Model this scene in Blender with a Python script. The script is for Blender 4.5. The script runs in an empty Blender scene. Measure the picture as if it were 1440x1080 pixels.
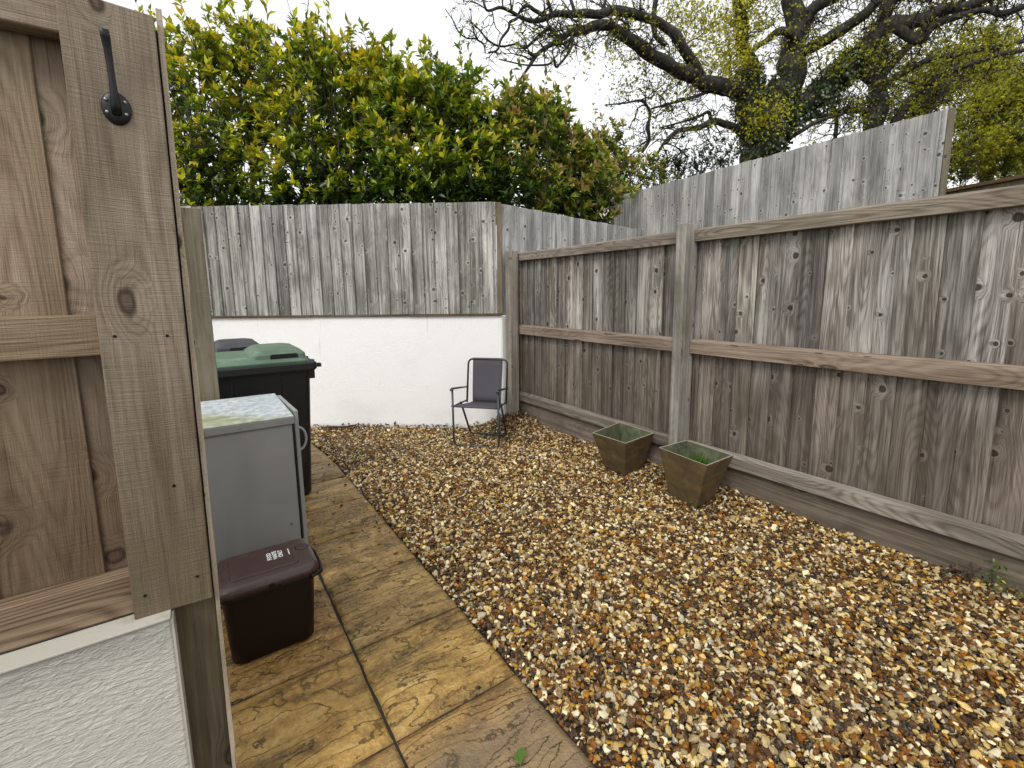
import bpy, math, random
import numpy as np
from mathutils import Vector, Matrix, noise as mnoise

random.seed(7)
rng = np.random.default_rng(11)
SC = bpy.context.scene
COL = SC.collection
H = 1.45

# ------------------------------------------------------------------ camera
F, CY, YAW, PITCH, ROLL = 649.35, 507.60, 0.597705, 0.144636, -0.010899
_f = np.array([math.sin(YAW)*math.cos(PITCH), math.cos(YAW)*math.cos(PITCH), -math.sin(PITCH)])
_r = np.array([math.cos(YAW), -math.sin(YAW), 0.0])
_u = np.cross(_r, _f)
R2 = _r*math.cos(ROLL)+_u*math.sin(ROLL)
U2 = -_r*math.sin(ROLL)+_u*math.cos(ROLL)
cam_d = bpy.data.cameras.new('camera')
cam = bpy.data.objects.new('camera', cam_d)
COL.objects.link(cam)
cam_d.sensor_width = 36.0
cam_d.lens = F/1440*36.0
cam_d.shift_y = -(540-CY)/1440
cam_d.clip_end = 500
cam_d.clip_start = 0.02
m = Matrix.Identity(4)
for i in range(3):
    m[i][0], m[i][1], m[i][2] = R2[i], U2[i], -_f[i]
m[0][3], m[1][3], m[2][3] = 0, 0, H
cam.matrix_world = m
SC.camera = cam

def at(px, py, dep):
    """a point of the place seen at this spot of the photo, at this distance in metres"""
    d = R2*(px-720)/F + U2*(-(py-CY)/F) + _f
    return np.array([0, 0, H]) + d*dep

# ------------------------------------------------------------------ tagging
def tag(o, label=None, cat=None, group=None, kind=None):
    if label: o['label'] = label
    if cat: o['category'] = cat
    if group: o['group'] = group
    if kind: o['kind'] = kind
    return o

def empty(name, loc, label, cat, group=None, rz=0.0):
    o = bpy.data.objects.new(name, None)
    COL.objects.link(o)
    o.empty_display_size = .1
    o.location = loc
    o.rotation_euler = (0, 0, rz)
    return tag(o, label, cat, group)

# ------------------------------------------------------------------ mesh builder
class MB:
    def __init__(s):
        s.v = []; s.f = []; s.uv = []; s.r = []; s.mi = []
    def add(s, verts, faces, uvs=None, rnd=0.5, mi=0):
        b = len(s.v)
        s.v.extend([tuple(map(float, q)) for q in verts])
        for k, fc in enumerate(faces):
            s.f.append([b+i for i in fc])
            s.uv.append(uvs[k] if uvs else [(0, 0)]*len(fc))
            s.r.append(rnd); s.mi.append(mi)
    def board(s, o, L, W, T, t2=None, rnd=None, top_cut=0.0):
        """plank from corner o: L along, W across, T thick; t2 = thickness share at the far edge"""
        o, L, W, T = [np.array(q, float) for q in (o, L, W, T)]
        if rnd is None: rnd = random.random()
        t2 = 1.0 if t2 is None else t2
        ll, ww, tt = np.linalg.norm(L), np.linalg.norm(W), np.linalg.norm(T)
        P = [o, o+W, o+W+T*t2, o+T]
        Lc = L*(1-top_cut)
        Q = [o+L, o+W+Lc, o+W+T*t2+Lc, o+T+L]
        v = P+Q
        fs = [(0, 1, 5, 4), (1, 2, 6, 5), (2, 3, 7, 6), (3, 0, 4, 7), (3, 2, 1, 0), (4, 5, 6, 7)]
        w = [(0, ww), (ww, ww+tt), (ww+tt, 2*ww+tt), (2*ww+tt, 2*ww+2*tt)]
        uv = [[(a, 0), (b, 0), (b, ll), (a, ll)] for a, b in w]
        uv += [[(0, .3), (ww, .3), (ww, .3+tt), (0, .3+tt)], [(0, .3), (ww, .3), (ww, .3+tt), (0, .3+tt)]]
        # keep outward normals
        n = np.dot(np.cross(W, L), T)
        if n > 0:
            fs = [tuple(reversed(q)) for q in fs]; uv = [list(reversed(q)) for q in uv]
        s.add(v, fs, uv, rnd)
    def box(s, lo, hi, rnd=0.5):
        lo = np.array(lo, float); hi = np.array(hi, float); d = hi-lo
        s.board(lo, (0, 0, d[2]), (d[0], 0, 0), (0, d[1], 0), rnd=rnd)
    def tube(s, pts, rad, n=8, rnd=0.5, cap=True, closed=False):
        pts = [np.array(p, float) for p in pts]
        k = len(pts)
        rad = [rad]*k if not hasattr(rad, '__len__') else rad
        vs = []; prev = None; dist = 0; ds = []
        for i in range(k):
            if closed: t = pts[(i+1) % k]-pts[i-1]
            else: t = pts[min(i+1, k-1)]-pts[max(i-1, 0)]
            t = t/(np.linalg.norm(t)+1e-9)
            if prev is None:
                a = np.array([0, 0, 1.0]) if abs(t[2]) < .9 else np.array([1.0, 0, 0])
                u = np.cross(t, a)
            else:
                u = prev-t*np.dot(prev, t)
            u /= (np.linalg.norm(u)+1e-9); prev = u
            w = np.cross(t, u)
            if i: dist += np.linalg.norm(pts[i]-pts[i-1])
            ds.append(dist)
            for j in range(n):
                a = 2*math.pi*j/n
                vs.append(pts[i]+(u*math.cos(a)+w*math.sin(a))*rad[i])
        fs = []; uv = []
        for i in range(k if closed else k-1):
            i2 = (i+1) % k
            for j in range(n):
                j2 = (j+1) % n
                fs.append((i*n+j, i*n+j2, i2*n+j2, i2*n+j))
                c = 2*math.pi*rad[i]
                uv.append([(c*j/n, ds[i]), (c*(j+1)/n, ds[i]), (c*(j+1)/n, ds[i2]), (c*j/n, ds[i2])])
        if cap and not closed:
            fs.append(tuple(reversed(range(n)))); uv.append([(0, 0)]*n)
            fs.append(tuple(range((k-1)*n, k*n))); uv.append([(0, 0)]*n)
        s.add(vs, fs, uv, rnd)
    def loft(s, rings, rnd=0.5, cap0=True, cap1=True):
        n = len(rings[0]); vs = [p for r in rings for p in r]; fs = []
        for i in range(len(rings)-1):
            for j in range(n):
                j2 = (j+1) % n
                fs.append((i*n+j, i*n+j2, (i+1)*n+j2, (i+1)*n+j))
        if cap0: fs.append(tuple(reversed(range(n))))
        if cap1: fs.append(tuple(range((len(rings)-1)*n, len(rings)*n)))
        uv = [[(vs[i][0], vs[i][1]) for i in q] for q in fs]
        s.add(vs, fs, uv, rnd)
    def build(s, name, mat, parent=None, smooth=False, bevel=0.0, seg=2, world=None, ang=40):
        me = bpy.data.meshes.new(name)
        v = np.array(s.v, float)
        if parent is not None and world is not False:
            base = np.array(parent.matrix_basis.inverted())
            v = v @ base[:3, :3].T + base[:3, 3]
        me.from_pydata([tuple(q) for q in v], [], s.f)
        ul = me.uv_layers.new(name='UVMap')
        flat = [c for q in s.uv for p in q for c in p]
        ul.data.foreach_set('uv', flat)
        at_ = me.attributes.new('rnd', 'FLOAT', 'FACE')
        at_.data.foreach_set('value', s.r)
        for mm in (mat if isinstance(mat, (list, tuple)) else [mat]): me.materials.append(mm)
        if any(s.mi): me.polygons.foreach_set('material_index', s.mi)
        if smooth: me.polygons.foreach_set('use_smooth', [True]*len(me.polygons))
        me.update()
        o = bpy.data.objects.new(name, me)
        COL.objects.link(o)
        if parent: o.parent = parent
        if bevel:
            md = o.modifiers.new('bevel', 'BEVEL'); md.width = bevel; md.segments = seg
            md.limit_method = 'ANGLE'; md.angle_limit = math.radians(ang)
            md.harden_normals = False
        return o

def np_mesh(name, verts, faces, mat, parent=None, attrs=None, smooth=False):
    """big mesh from arrays; faces is (n,k)"""
    me = bpy.data.meshes.new(name)
    verts = np.asarray(verts, float)
    if parent is not None:
        base = np.array(parent.matrix_basis.inverted())
        verts = verts @ base[:3, :3].T + base[:3, 3]
    nf, k = faces.shape
    me.vertices.add(len(verts)); me.vertices.foreach_set('co', verts.astype(np.float32).ravel())
    me.loops.add(nf*k); me.loops.foreach_set('vertex_index', faces.astype(np.int32).ravel())
    me.polygons.add(nf)
    me.polygons.foreach_set('loop_start', np.arange(0, nf*k, k, dtype=np.int32))
    me.polygons.foreach_set('loop_total', np.full(nf, k, dtype=np.int32))
    for nm, (dom, arr) in (attrs or {}).items():
        a = me.attributes.new(nm, 'FLOAT', dom); a.data.foreach_set('value', np.asarray(arr, np.float32))
    me.materials.append(mat)
    me.update(calc_edges=True)
    if smooth: me.polygons.foreach_set('use_smooth', [True]*nf)
    me.validate()
    o = bpy.data.objects.new(name, me)
    COL.objects.link(o)
    if parent: o.parent = parent
    return o

# ------------------------------------------------------------------ node helpers
class NT:
    def __init__(s, name):
        s.m = bpy.data.materials.new(name); s.m.use_nodes = True
        s.t = s.m.node_tree; s.t.nodes.clear()
        s.out = s.t.nodes.new('ShaderNodeOutputMaterial')
    def n(s, typ, i=None, **p):
        nd = s.t.nodes.new('ShaderNode'+typ)
        for k, v in p.items(): setattr(nd, k, v)
        for k, v in (i or {}).items(): s.set(nd.inputs[k], v)
        return nd
    def set(s, sock, v):
        if isinstance(v, bpy.types.NodeSocket): s.t.links.new(v, sock)
        elif isinstance(v, bpy.types.Node): s.t.links.new(v.outputs[0], sock)
        else: sock.default_value = v
    def math(s, op, a, b=None, c=None, clamp=False):
        nd = s.n('Math', {0: a}, operation=op, use_clamp=clamp)
        if b is not None: s.set(nd.inputs[1], b)
        if c is not None: s.set(nd.inputs[2], c)
        return nd.outputs[0]
    def mix(s, f, a, b, mode='MIX'):
        nd = s.n('Mix', data_type='RGBA', blend_type=mode)
        s.set(nd.inputs[0], f); s.set(nd.inputs[6], a); s.set(nd.inputs[7], b)
        return nd.outputs[2]
    def rng(s, v, a, b, c=0.0, d=1.0, smooth=True):
        nd = s.n('MapRange', {0: v, 1: a, 2: b, 3: c, 4: d}, interpolation_type='SMOOTHSTEP' if smooth else 'LINEAR')
        return nd.outputs[0]
    def ramp(s, v, stops, interp='LINEAR'):
        nd = s.n('ValToRGB', {0: v}); cr = nd.color_ramp; cr.interpolation = interp
        while len(cr.elements) > 1: cr.elements.remove(cr.elements[-1])
        for k, (p, c) in enumerate(stops):
            e = cr.elements[0] if k == 0 else cr.elements.new(p)
            e.position = p; e.color = (*c, 1) if len(c) == 3 else c
        return nd.outputs[0]
    def noise(s, vec, scale, detail=3, rough=.5, dist=0, dims='3D'):
        nd = s.n('TexNoise', {'Scale': scale, 'Detail': detail, 'Roughness': rough, 'Distortion': dist}, noise_dimensions=dims)
        if vec is not None: s.set(nd.inputs['Vector'], vec)
        return nd.outputs[0]
    def vec(s, x, y, z=0.0):
        return s.n('CombineXYZ', {0: x, 1: y, 2: z}).outputs[0]
    def coord(s, which='Object'):
        return s.n('TexCoord').outputs[which]
    def bump(s, h, strength=.5, dist=.01, prev=None):
        nd = s.n('Bump', {'Height': h, 'Strength': strength, 'Distance': dist})
        if prev is not None: s.set(nd.inputs['Normal'], prev)
        return nd.outputs[0]
    def pbr(s, col, rough=.7, normal=None, metal=0.0, spec=.5, **kw):
        i = {'Base Color': col if not isinstance(col, tuple) else (*col, 1)[:4], 'Roughness': rough, 'Metallic': metal, 'Specular IOR Level': spec}
        i.update(kw)
        b = s.n('BsdfPrincipled', i)
        if normal is not None: s.set(b.inputs['Normal'], normal)
        s.t.links.new(b.outputs[0], s.out.inputs[0])
        return b

def wood(name, dark, mid, light, knots=.5, ks=(7, 4.5), ring=.35, var=.35, stain=(.06, .05, .04), stain_amt=.45,
         low=None, saw=0.0, knot_col=(.035, .026, .02), rough=.8, halo_light=.0, green=0.0, bumpy=.6, hue=.02, streak=.3, checks=.55, ksize=1.0, medw=.8):
    g = NT(name)
    uv = g.n('UVMap'); uv.uv_map = 'UVMap'
    sp = g.n('SeparateXYZ', {0: uv.outputs[0]})
    rnd = g.n('Attribute', attribute_name='rnd').outputs['Fac']
    U = g.math('MULTIPLY_ADD', rnd, 17.31, sp.outputs[0]); V = g.math('MULTIPLY_ADD', rnd, 53.77, sp.outputs[1])
    wob = g.noise(g.vec(g.math('MULTIPLY', U, 18.0), g.math('MULTIPLY', V, 14.0)), 1.0, 2, dims='2D')
    vo = g.n('TexVoronoi', {'Scale': 1.0, 'Randomness': 1.0}, voronoi_dimensions='2D')
    g.set(vo.inputs['Vector'], g.vec(g.math('MULTIPLY', U, ks[0]), g.math('MULTIPLY', V, ks[1])))
    dd = g.math('MULTIPLY_ADD', g.math('SUBTRACT', wob, .5), .16, vo.outputs['Distance'])
    cs = g.n('SeparateColor', {0: vo.outputs['Color']})
    pres = g.math('GREATER_THAN', cs.outputs[0], 1-knots)
    size = g.math('MULTIPLY_ADD', g.math('POWER', cs.outputs[1], 2.0), .10*ksize, .035*ksize)
    kd = g.math('DIVIDE', dd, size)
    km = g.math('MULTIPLY', pres, g.rng(kd, .75, 1.25, 1, 0))
    core = g.math('MULTIPLY', pres, g.rng(kd, .2, .7, 1, 0))
    halo = g.math('MULTIPLY', pres, g.rng(kd, .9, 3.6, 1, 0))
    # growth rings that bend round the knots
    lowf = g.noise(g.vec(g.math('MULTIPLY', U, 5.0), g.math('MULTIPLY', V, .7)), 1.0, 1, dims='2D')
    gc = g.math('ADD', g.math('MULTIPLY', U, 40.0), g.math('MULTIPLY', lowf, 26.0))
    gc = g.math('MULTIPLY_ADD', halo, 3.2, gc)
    wave = g.math('MULTIPLY_ADD', g.math('SINE', g.math('MULTIPLY', gc, 5.2)), .5, .5)
    wave = g.math('POWER', wave, 2.0)
    bend = g.math('MULTIPLY_ADD', halo, .03, U)
    fine = g.noise(g.vec(g.math('MULTIPLY', bend, 330.0), g.math('MULTIPLY', V, 7.0)), 1.0, 3, .6, dims='2D')
    med = g.noise(g.vec(g.math('MULTIPLY', bend, 48.0), g.math('MULTIPLY', V, 1.1)), 1.0, 6, .68, dims='2D')
    big = g.noise(g.vec(g.math('MULTIPLY', U, 6.0), g.math('MULTIPLY', V, 1.6)), 1.0, 3, .55, dims='2D')
    val = g.math('ADD', g.math('MULTIPLY', fine, .35), g.math('MULTIPLY_ADD', med, medw, .4-.5*medw))
    val = g.math('SUBTRACT', val, g.math('MULTIPLY', wave, ring*.45))
    strk = g.noise(g.vec(g.math('MULTIPLY', bend, 21.0), g.math('MULTIPLY', V, .45)), 1.0, 2, .5, dims='2D')
    val = g.math('MULTIPLY_ADD', g.math('SUBTRACT', strk, .5), streak, val)
    val = g.math('MULTIPLY_ADD', g.math('SUBTRACT', big, .5), .55, val)
    col = g.ramp(val, [(.18, dark), (.47, mid), (.80, light)])
    hs = g.n('HueSaturation', {'Hue': g.math('MULTIPLY_ADD', g.math('FRACT', g.math('MULTIPLY', rnd, 7.7)), hue, .5-hue/2),
                               'Saturation': g.math('MULTIPLY_ADD', g.math('FRACT', g.math('MULTIPLY', rnd, 31.3)), .5, .75),
                               'Value': g.math('MULTIPLY_ADD', g.math('FRACT', g.math('MULTIPLY', rnd, 13.1)), var, 1-var/2), 'Color': col})
    col = hs.outputs[0]
    geo = g.n('NewGeometry').outputs['Position']
    st = g.noise(geo, 2.3, 4, .6)
    col = g.mix(g.math('MULTIPLY', g.rng(st, .5, .75), stain_amt), col, (*stain, 1))
    if low:
        z0, z1, lc = low
        zz = g.n('SeparateXYZ', {0: geo}).outputs[2]
        zz = g.math('MULTIPLY_ADD', g.math('SUBTRACT', st, .5), .5, zz)
        col = g.mix(g.rng(zz, z0, z1, .66, 0), col, g.mix(.5, (*lc, 1), g.mix(1.0, col, (*[c*3.2 for c in lc], 1), 'MULTIPLY')))
    if halo_light: col = g.mix(g.math('MULTIPLY', g.math('SUBTRACT', halo, km, clamp=True), halo_light), col, (*light, 1))
    if green:
        zz = g.n('SeparateXYZ', {0: geo}).outputs[2]
        gr = g.math('MULTIPLY', g.rng(g.noise(geo, 5, 3), .45, .7), green)
        col = g.mix(gr, col, (.09, .10, .03, 1))
    kcol = g.mix(core, (*knot_col, 1), (*[c*2.6 for c in knot_col], 1))
    col = g.mix(g.math('MULTIPLY', km, .88), col, kcol)
    # fine checks (drying cracks)
    chk = g.noise(g.vec(g.math('MULTIPLY', U, 120.0), g.math('MULTIPLY', V, 2.2)), 1.0, 2, dims='2D')
    ck = g.rng(chk, .70, .76)
    col = g.mix(g.math('MULTIPLY', ck, checks), col, (.03, .025, .02, 1))
    h = g.math('ADD', g.math('MULTIPLY', fine, .5), g.math('MULTIPLY', med, .5))
    h = g.math('SUBTRACT', h, g.math('MULTIPLY', wave, .25*ring))
    h = g.math('SUBTRACT', h, g.math('MULTIPLY', ck, checks))
    h = g.math('MULTIPLY_ADD', g.math('SUBTRACT', halo, g.math('MULTIPLY', km, .8)), .35, h)
    if saw:
        sw = g.noise(g.vec(g.math('MULTIPLY', U, 9.0), g.math('MULTIPLY', V, 420.0)), 1.0, 2, .6, dims='2D')
        sw2 = g.noise(g.vec(g.math('MULTIPLY', U, 5.0), g.math('MULTIPLY', V, 95.0)), 1.0, 3, .7, dims='2D')
        swm = g.rng(g.noise(g.vec(g.math('MULTIPLY', U, 7.0), g.math('MULTIPLY', V, 3.0)), 1.0, 2, .5, dims='2D'), .40, .65)
        sw2 = g.math('MULTIPLY', sw2, g.math('MULTIPLY_ADD', swm, .75, .25))
        h = g.math('MULTIPLY_ADD', sw, saw, h); h = g.math('MULTIPLY_ADD', sw2, saw, h)
        col = g.mix(g.math('MULTIPLY', g.rng(sw2, .35, .7), saw*.28), col, g.mix(1.0, col, (1.5, 1.45, 1.4, 1), 'MULTIPLY'))
    g.pbr(col, rough, g.bump(h, bumpy, .006), spec=.25)
    return g.m

W_BACK = wood('weathered_grey_wood', (.060, .056, .049), (.195, .188, .172), (.50, .49, .465), knots=.62, ks=(7.5, 8.5), ring=.15, var=.6, streak=.45,
              stain=(.055, .05, .046), stain_amt=.5, halo_light=.25, bumpy=.9, hue=.01, knot_col=(.022, .019, .018))
W_RAISED = wood('silvered_fence_wood', (.11, .108, .103), (.29, .285, .272), (.56, .55, .53), knots=.55, ks=(7.5, 8), ring=.15, var=.5, streak=.4,
                stain=(.10, .10, .10), stain_amt=.3, halo_light=.25, bumpy=.9, hue=.01, knot_col=(.025, .023, .023))
W_RIGHT = wood('grey_brown_fence_wood', (.050, .043, .036), (.175, .156, .136), (.50, .475, .43), knots=.5, ks=(6.5, 6.5), ring=.25, var=.75, streak=.38,
               stain=(.04, .033, .028), stain_amt=.4, low=(.75, 1.2, (.112, .083, .058)), halo_light=.14, bumpy=.9, hue=.02, knot_col=(.018, .013, .010))
W_RAIL = wood('rail_wood', (.075, .060, .047), (.175, .145, .117), (.32, .278, .23), knots=.3, ks=(9, 1.6), ring=.45, var=.2,
              stain=(.07, .054, .042), stain_amt=.3, bumpy=.6)
W_GB = wood('gravel_board_wood', (.055, .042, .031), (.125, .098, .074), (.23, .19, .15), knots=.3, ks=(6, 4), ring=.2, var=.1,
              stain=(.05, .036, .026), stain_amt=.5, bumpy=.6)
W_MRAIL = wood('reddish_rail_wood', (.075, .056, .042), (.19, .147, .113), (.33, .275, .222), knots=.35, ks=(9, 2.0), ring=.3, var=.15,
               stain=(.09, .062, .045), stain_amt=.3, bumpy=.6)
W_LRAIL = wood('warm_rail_wood', (.085, .052, .030), (.20, .135, .085), (.33, .245, .165), knots=.3, ks=(9, 2.2), ring=.6, var=.1,
              stain=(.09, .06, .035), stain_amt=.3, bumpy=.6)
W_POST = wood('post_wood', (.072, .066, .055), (.19, .174, .15), (.36, .335, .295), knots=.35, ks=(8, 4), ring=.12, var=.15,
              stain=(.06, .06, .038), stain_amt=.4, saw=.35, green=.25)
W_TRIM = wood('sawn_trim_wood', (.105, .082, .058), (.230, .188, .142), (.365, .312, .245), knots=.30, ks=(9, 5.0), ring=.30, var=.06, checks=.12, medw=.45, ksize=1.2,
              stain=(.105, .08, .058), stain_amt=.4, saw=.42, low=(.8, 1.5, (.088, .060, .032)), green=.18, bumpy=.7, knot_col=(.045, .030, .022))  # low darkens the board downward, painting in the fading light
W_LEFT = wood('brown_fence_wood', (.10, .070, .042), (.245, .185, .125), (.39, .315, .23), knots=.7, ks=(4.5, 5.5), ring=.3, var=.25, ksize=1.3, checks=.3, medw=.5,
              stain=(.075, .05, .034), stain_amt=.45, saw=.3, low=(.95, 1.6, (.078, .049, .025)), bumpy=.6, knot_col=(.040, .024, .016))  # low paints the boards darker where less light reaches them
W_LPOST = wood('damp_post_wood', (.034, .022, .010), (.098, .064, .032), (.17, .122, .072), knots=.25, ks=(7, 4), ring=.15, var=.05,
               stain=(.04, .028, .012), stain_amt=.5, saw=.2, green=.12)
W_EDGE = wood('rough_sawn_edge', (.16, .12, .07), (.36, .29, .19), (.55, .47, .34), knots=.1, ks=(9, 6), ring=.1, var=.05,
             stain=(.12, .09, .045), stain_amt=.4, saw=.6, green=.2)
W_FAR = wood('tan_post_wood', (.07, .056, .036), (.15, .122, .080), (.25, .21, .145), knots=.25, ks=(9, 6), ring=.12, var=.05,
             stain=(.10, .09, .05), stain_amt=.3, saw=.55, green=.2)

def stucco(name, col, dirt, scale=60, strength=.8, streak=.5, horiz=False):
    g = NT(name); P = g.coord('Object')
    if horiz:
        mp = g.n('Mapping', {'Vector': P, 'Scale': (1, 1, 3.0), 'Rotation': (0, .35, 0)}).outputs[0]
    else: mp = P
    n1 = g.noise(mp, scale, 4, .6, .6); n2 = g.noise(mp, scale*.35, 3, .6, .4)
    h = g.math('ADD', g.rng(n1, .35, .75), g.math('MULTIPLY', n2, .8))
    z = g.n('SeparateXYZ', {0: P}).outputs[2]
    xy = g.n('Mapping', {'Vector': P, 'Scale': (14, 14, .35)}).outputs[0]
    s1 = g.noise(xy, 1.0, 3, .6)
    big = g.noise(P, 1.7, 4, .6)
    c = g.mix(g.math('MULTIPLY', g.rng(big, .45, .8), .25), (*col, 1), (*dirt, 1))
    c = g.mix(g.math('MULTIPLY', g.rng(s1, .60, .78), streak), c, (*dirt, 1))
    c = g.mix(g.math('MULTIPLY', g.rng(n1, .25, .45, 1, 0), .12), c, (*dirt, 1))
    return g, c, h, z

g, c, h, z = stucco('white_render', (.86, .86, .855), (.55, .54, .51), 75, .5, .0)
P = g.coord('Object')
# thin dirty runs below the coping and a muddy splash line at the ground
xs = g.n('SeparateXYZ', {0: g.n('Mapping', {'Vector': P, 'Rotation': (0, 0, math.radians(36.44))}).outputs[0]}).outputs[0]
run = g.noise(g.vec(g.math('MULTIPLY', xs, 7.0), g.math('MULTIPLY', z, .4)), 1.0, 4, .7, dims='2D')
runm = g.math('MULTIPLY', g.rng(run, .66, .72), g.rng(z, .62, 1.22, 0, .75))
c = g.mix(runm, c, (.33, .31, .28, 1))
c = g.mix(g.math('MULTIPLY', g.rng(g.math('MULTIPLY_ADD', g.noise(P, 9, 3), .06, z), -.10, -.03, 1, 0), .5), c, (.42, .36, .27, 1))
g.pbr(c, .9, g.bump(h, .35, .006), spec=.2)
M_WALL = g.m
g, c, h, z = stucco('grey_white_render', (.54, .525, .475), (.42, .40, .35), 42, .9, .1, True)
c = g.mix(g.math('MULTIPLY', g.rng(g.math('MULTIPLY_ADD', g.noise(g.coord('Object'), 12, 3), .05, z), .64, .75), .6), c, (.30, .30, .27, 1))
g.pbr(c, .9, g.bump(h, .5, .008), spec=.15)
M_WALL2 = g.m

def plain(name, col, rough=.5, bump=0.0, bscale=200, var=.15, spec=.5, metal=0.0, dirt=None, dirt_amt=.4):
    g = NT(name); P = g.coord('Object')
    n = g.noise(P, 6, 4, .6); f = g.noise(P, bscale, 2)
    c = g.mix(g.math('MULTIPLY', n, var), (*col, 1), (*[q*.45 for q in col], 1))
    if dirt: c = g.mix(g.math('MULTIPLY', g.rng(g.noise(P, 11, 5, .7), .5, .72), dirt_amt), c, (*dirt, 1))
    r = g.math('MULTIPLY_ADD', n, .25, rough-.12)
    g.pbr(c, r, g.bump(f, bump, .002) if bump else None, metal, spec)
    return g.m

M_COPE = plain('pale_coping', (.46, .44, .38), .8, .3, 90, dirt=(.16, .15, .10), dirt_amt=.5)
M_BLACK = plain('black_plastic', (.0065, .0067, .0075), .42, .12, 700, dirt=(.025, .024, .022), dirt_amt=.25)
M_GREEN = plain('faded_green_plastic', (.105, .175, .115), .36, .1, 500, var=.3, dirt=(.26, .33, .27), dirt_amt=.35)
M_DKGREY = plain('dark_grey_plastic', (.035, .036, .042), .45, .1, 500, dirt=(.09, .09, .1))
M_BROWN = plain('dark_brown_plastic', (.0085, .0036, .0032), .42, .1, 500, spec=.28)
M_BROWNLID = plain('faded_brown_plastic', (.048, .024, .021), .36, .12, 500, var=.3, dirt=(.10, .065, .055))
M_WHITE = plain('white_print', (.75, .75, .74), .6)
M_HOLE = plain('dark_recess', (.004, .004, .004), .7)
M_IRON = plain('black_iron', (.007, .0075, .009), .42, .15, 300, metal=.0, spec=.35)
M_STEEL = plain('screw_steel', (.35, .33, .30), .35, metal=.9)
M_TUBE = plain('dark_tube', (.028, .032, .036), .38, .05, 300, metal=.2)
M_SOIL = plain('pot_soil', (.035, .028, .018), .95, .8, 60)
M_GREYPLAS = plain('grey_plastic', (.30, .31, .31), .5)

# metal cabinet: grey paint on the sides, pale algae-streaked top
g = NT('grey_painted_metal'); P = g.coord('Object')
n = g.noise(P, 3.0, 4, .6); n2 = g.noise(g.n('Mapping', {'Vector': P, 'Scale': (3, 3, .6)}).outputs[0], 2.0, 3)
c = g.mix(n, (.158, .16, .155, 1), (.24, .24, .23, 1)); c = g.mix(g.math('MULTIPLY', g.rng(n2, .5, .8), .3), c, (.085, .085, .075, 1))
sc_ = g.noise(g.n('Mapping', {'Vector': P, 'Scale': (2, 2, 30)}).outputs[0], 6, 2)
c = g.mix(g.math('MULTIPLY', g.rng(sc_, .68, .74), .25), c, (.3, .3, .3, 1))
g.pbr(c, g.math('MULTIPLY_ADD', n, .2, .34), g.bump(g.noise(P, 260, 2),   .05, .002), .12, .5)
M_CAB = g.m
g = NT('algae_streaked_metal'); P = g.coord('Object')
mp = g.n('Mapping', {'Vector': P, 'Scale': (1.6, 3.6, 1), 'Rotation': (0, 0, -.12)}).outputs[0]
n = g.noise(mp, 2.2, 5, .65, .6); y = g.n('SeparateXYZ', {0: P}).outputs[1]; x = g.n('SeparateXYZ', {0: P}).outputs[0]
al = g.math('ADD', g.math('MULTIPLY', n, .9), g.rng(y, -.33, .20, .26, -.10)); al = g.math('SUBTRACT', al, g.rng(x, .0, .36, -.16, .14))
alg = g.rng(al, .54, .92)
fn = g.noise(P, 30, 4, .7)
c = g.mix(g.rng(fn, .4, .65), (.34, .38, .40, 1), (.56, .59, .60, 1))
c = g.mix(alg, c, g.mix(fn, (.13, .145, .04, 1), (.34, .355, .14, 1)))
c = g.mix(g.math('MULTIPLY', g.rng(g.noise(mp, 9, 3), .68, .76), .7), c, (.14, .13, .06, 1))
g.pbr(c, g.math('MULTIPLY_ADD', fn, .3, .3), g.bump(fn, .15, .003), .0, .5)
M_CABTOP = g.m

# slate planters
g = NT('brown_slate'); P = g.coord('Object')
n = g.noise(g.n('Mapping', {'Vector': P, 'Scale': (1, 1, 2.2), 'Rotation': (.5, .4, 0)}).outputs[0], 6, 6, .7, .5); n2 = g.noise(P, 14, 5, .68, .3); n3 = g.noise(P, 90, 3)
c = g.ramp(n, [(.25, (.045, .034, .018)), (.48, (.085, .058, .026)), (.62, (.125, .083, .036)), (.78, (.19, .145, .085))])
c = g.mix(g.math('MULTIPLY', g.rng(n2, .5, .7), .4), c, (.055, .044, .022, 1))
g.pbr(c, .62, g.bump(g.math('ADD', n2, g.math('MULTIPLY', n3, .25)), .35, .01), spec=.35)
M_SLATE = g.m
g = NT('mossy_slate'); P = g.coord('Object')
n = g.noise(P, 9, 5, .65, .6)
c = g.ramp(n, [(.3, (.035, .042, .022)), (.55, (.085, .098, .050)), (.75, (.15, .15, .09))])
g.pbr(c, .8, g.bump(n, .3, .01))
M_SLATEIN = g.m
g = NT('pale_slate_edge'); P = g.coord('Object')
c = g.mix(g.noise(P, 30, 4), (.16, .15, .10, 1), (.36, .34, .27, 1))
g.pbr(c, .8); M_SLATEEDGE = g.m

# woven chair fabric
g = NT('grey_mesh_fabric'); uv = g.n('UVMap'); uv.uv_map = 'UVMap'
sp = g.n('SeparateXYZ', {0: uv.outputs[0]})
wv = g.math('MULTIPLY', g.math('SINE', g.math('MULTIPLY', sp.outputs[0], 1700.0)), g.math('SINE', g.math('MULTIPLY', sp.outputs[1], 1700.0)))
n = g.noise(g.coord('Object'), 9, 4, .6)
c = g.mix(g.math('MULTIPLY_ADD', wv, .5, .5), (.058, .054, .064, 1), (.105, .099, .115, 1))
c = g.mix(g.math('MULTIPLY', n, .35), c, (.045, .045, .05, 1))
g.pbr(c, .75, g.bump(wv, .3, .002), spec=.3)
M_FABRIC = g.m

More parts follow.
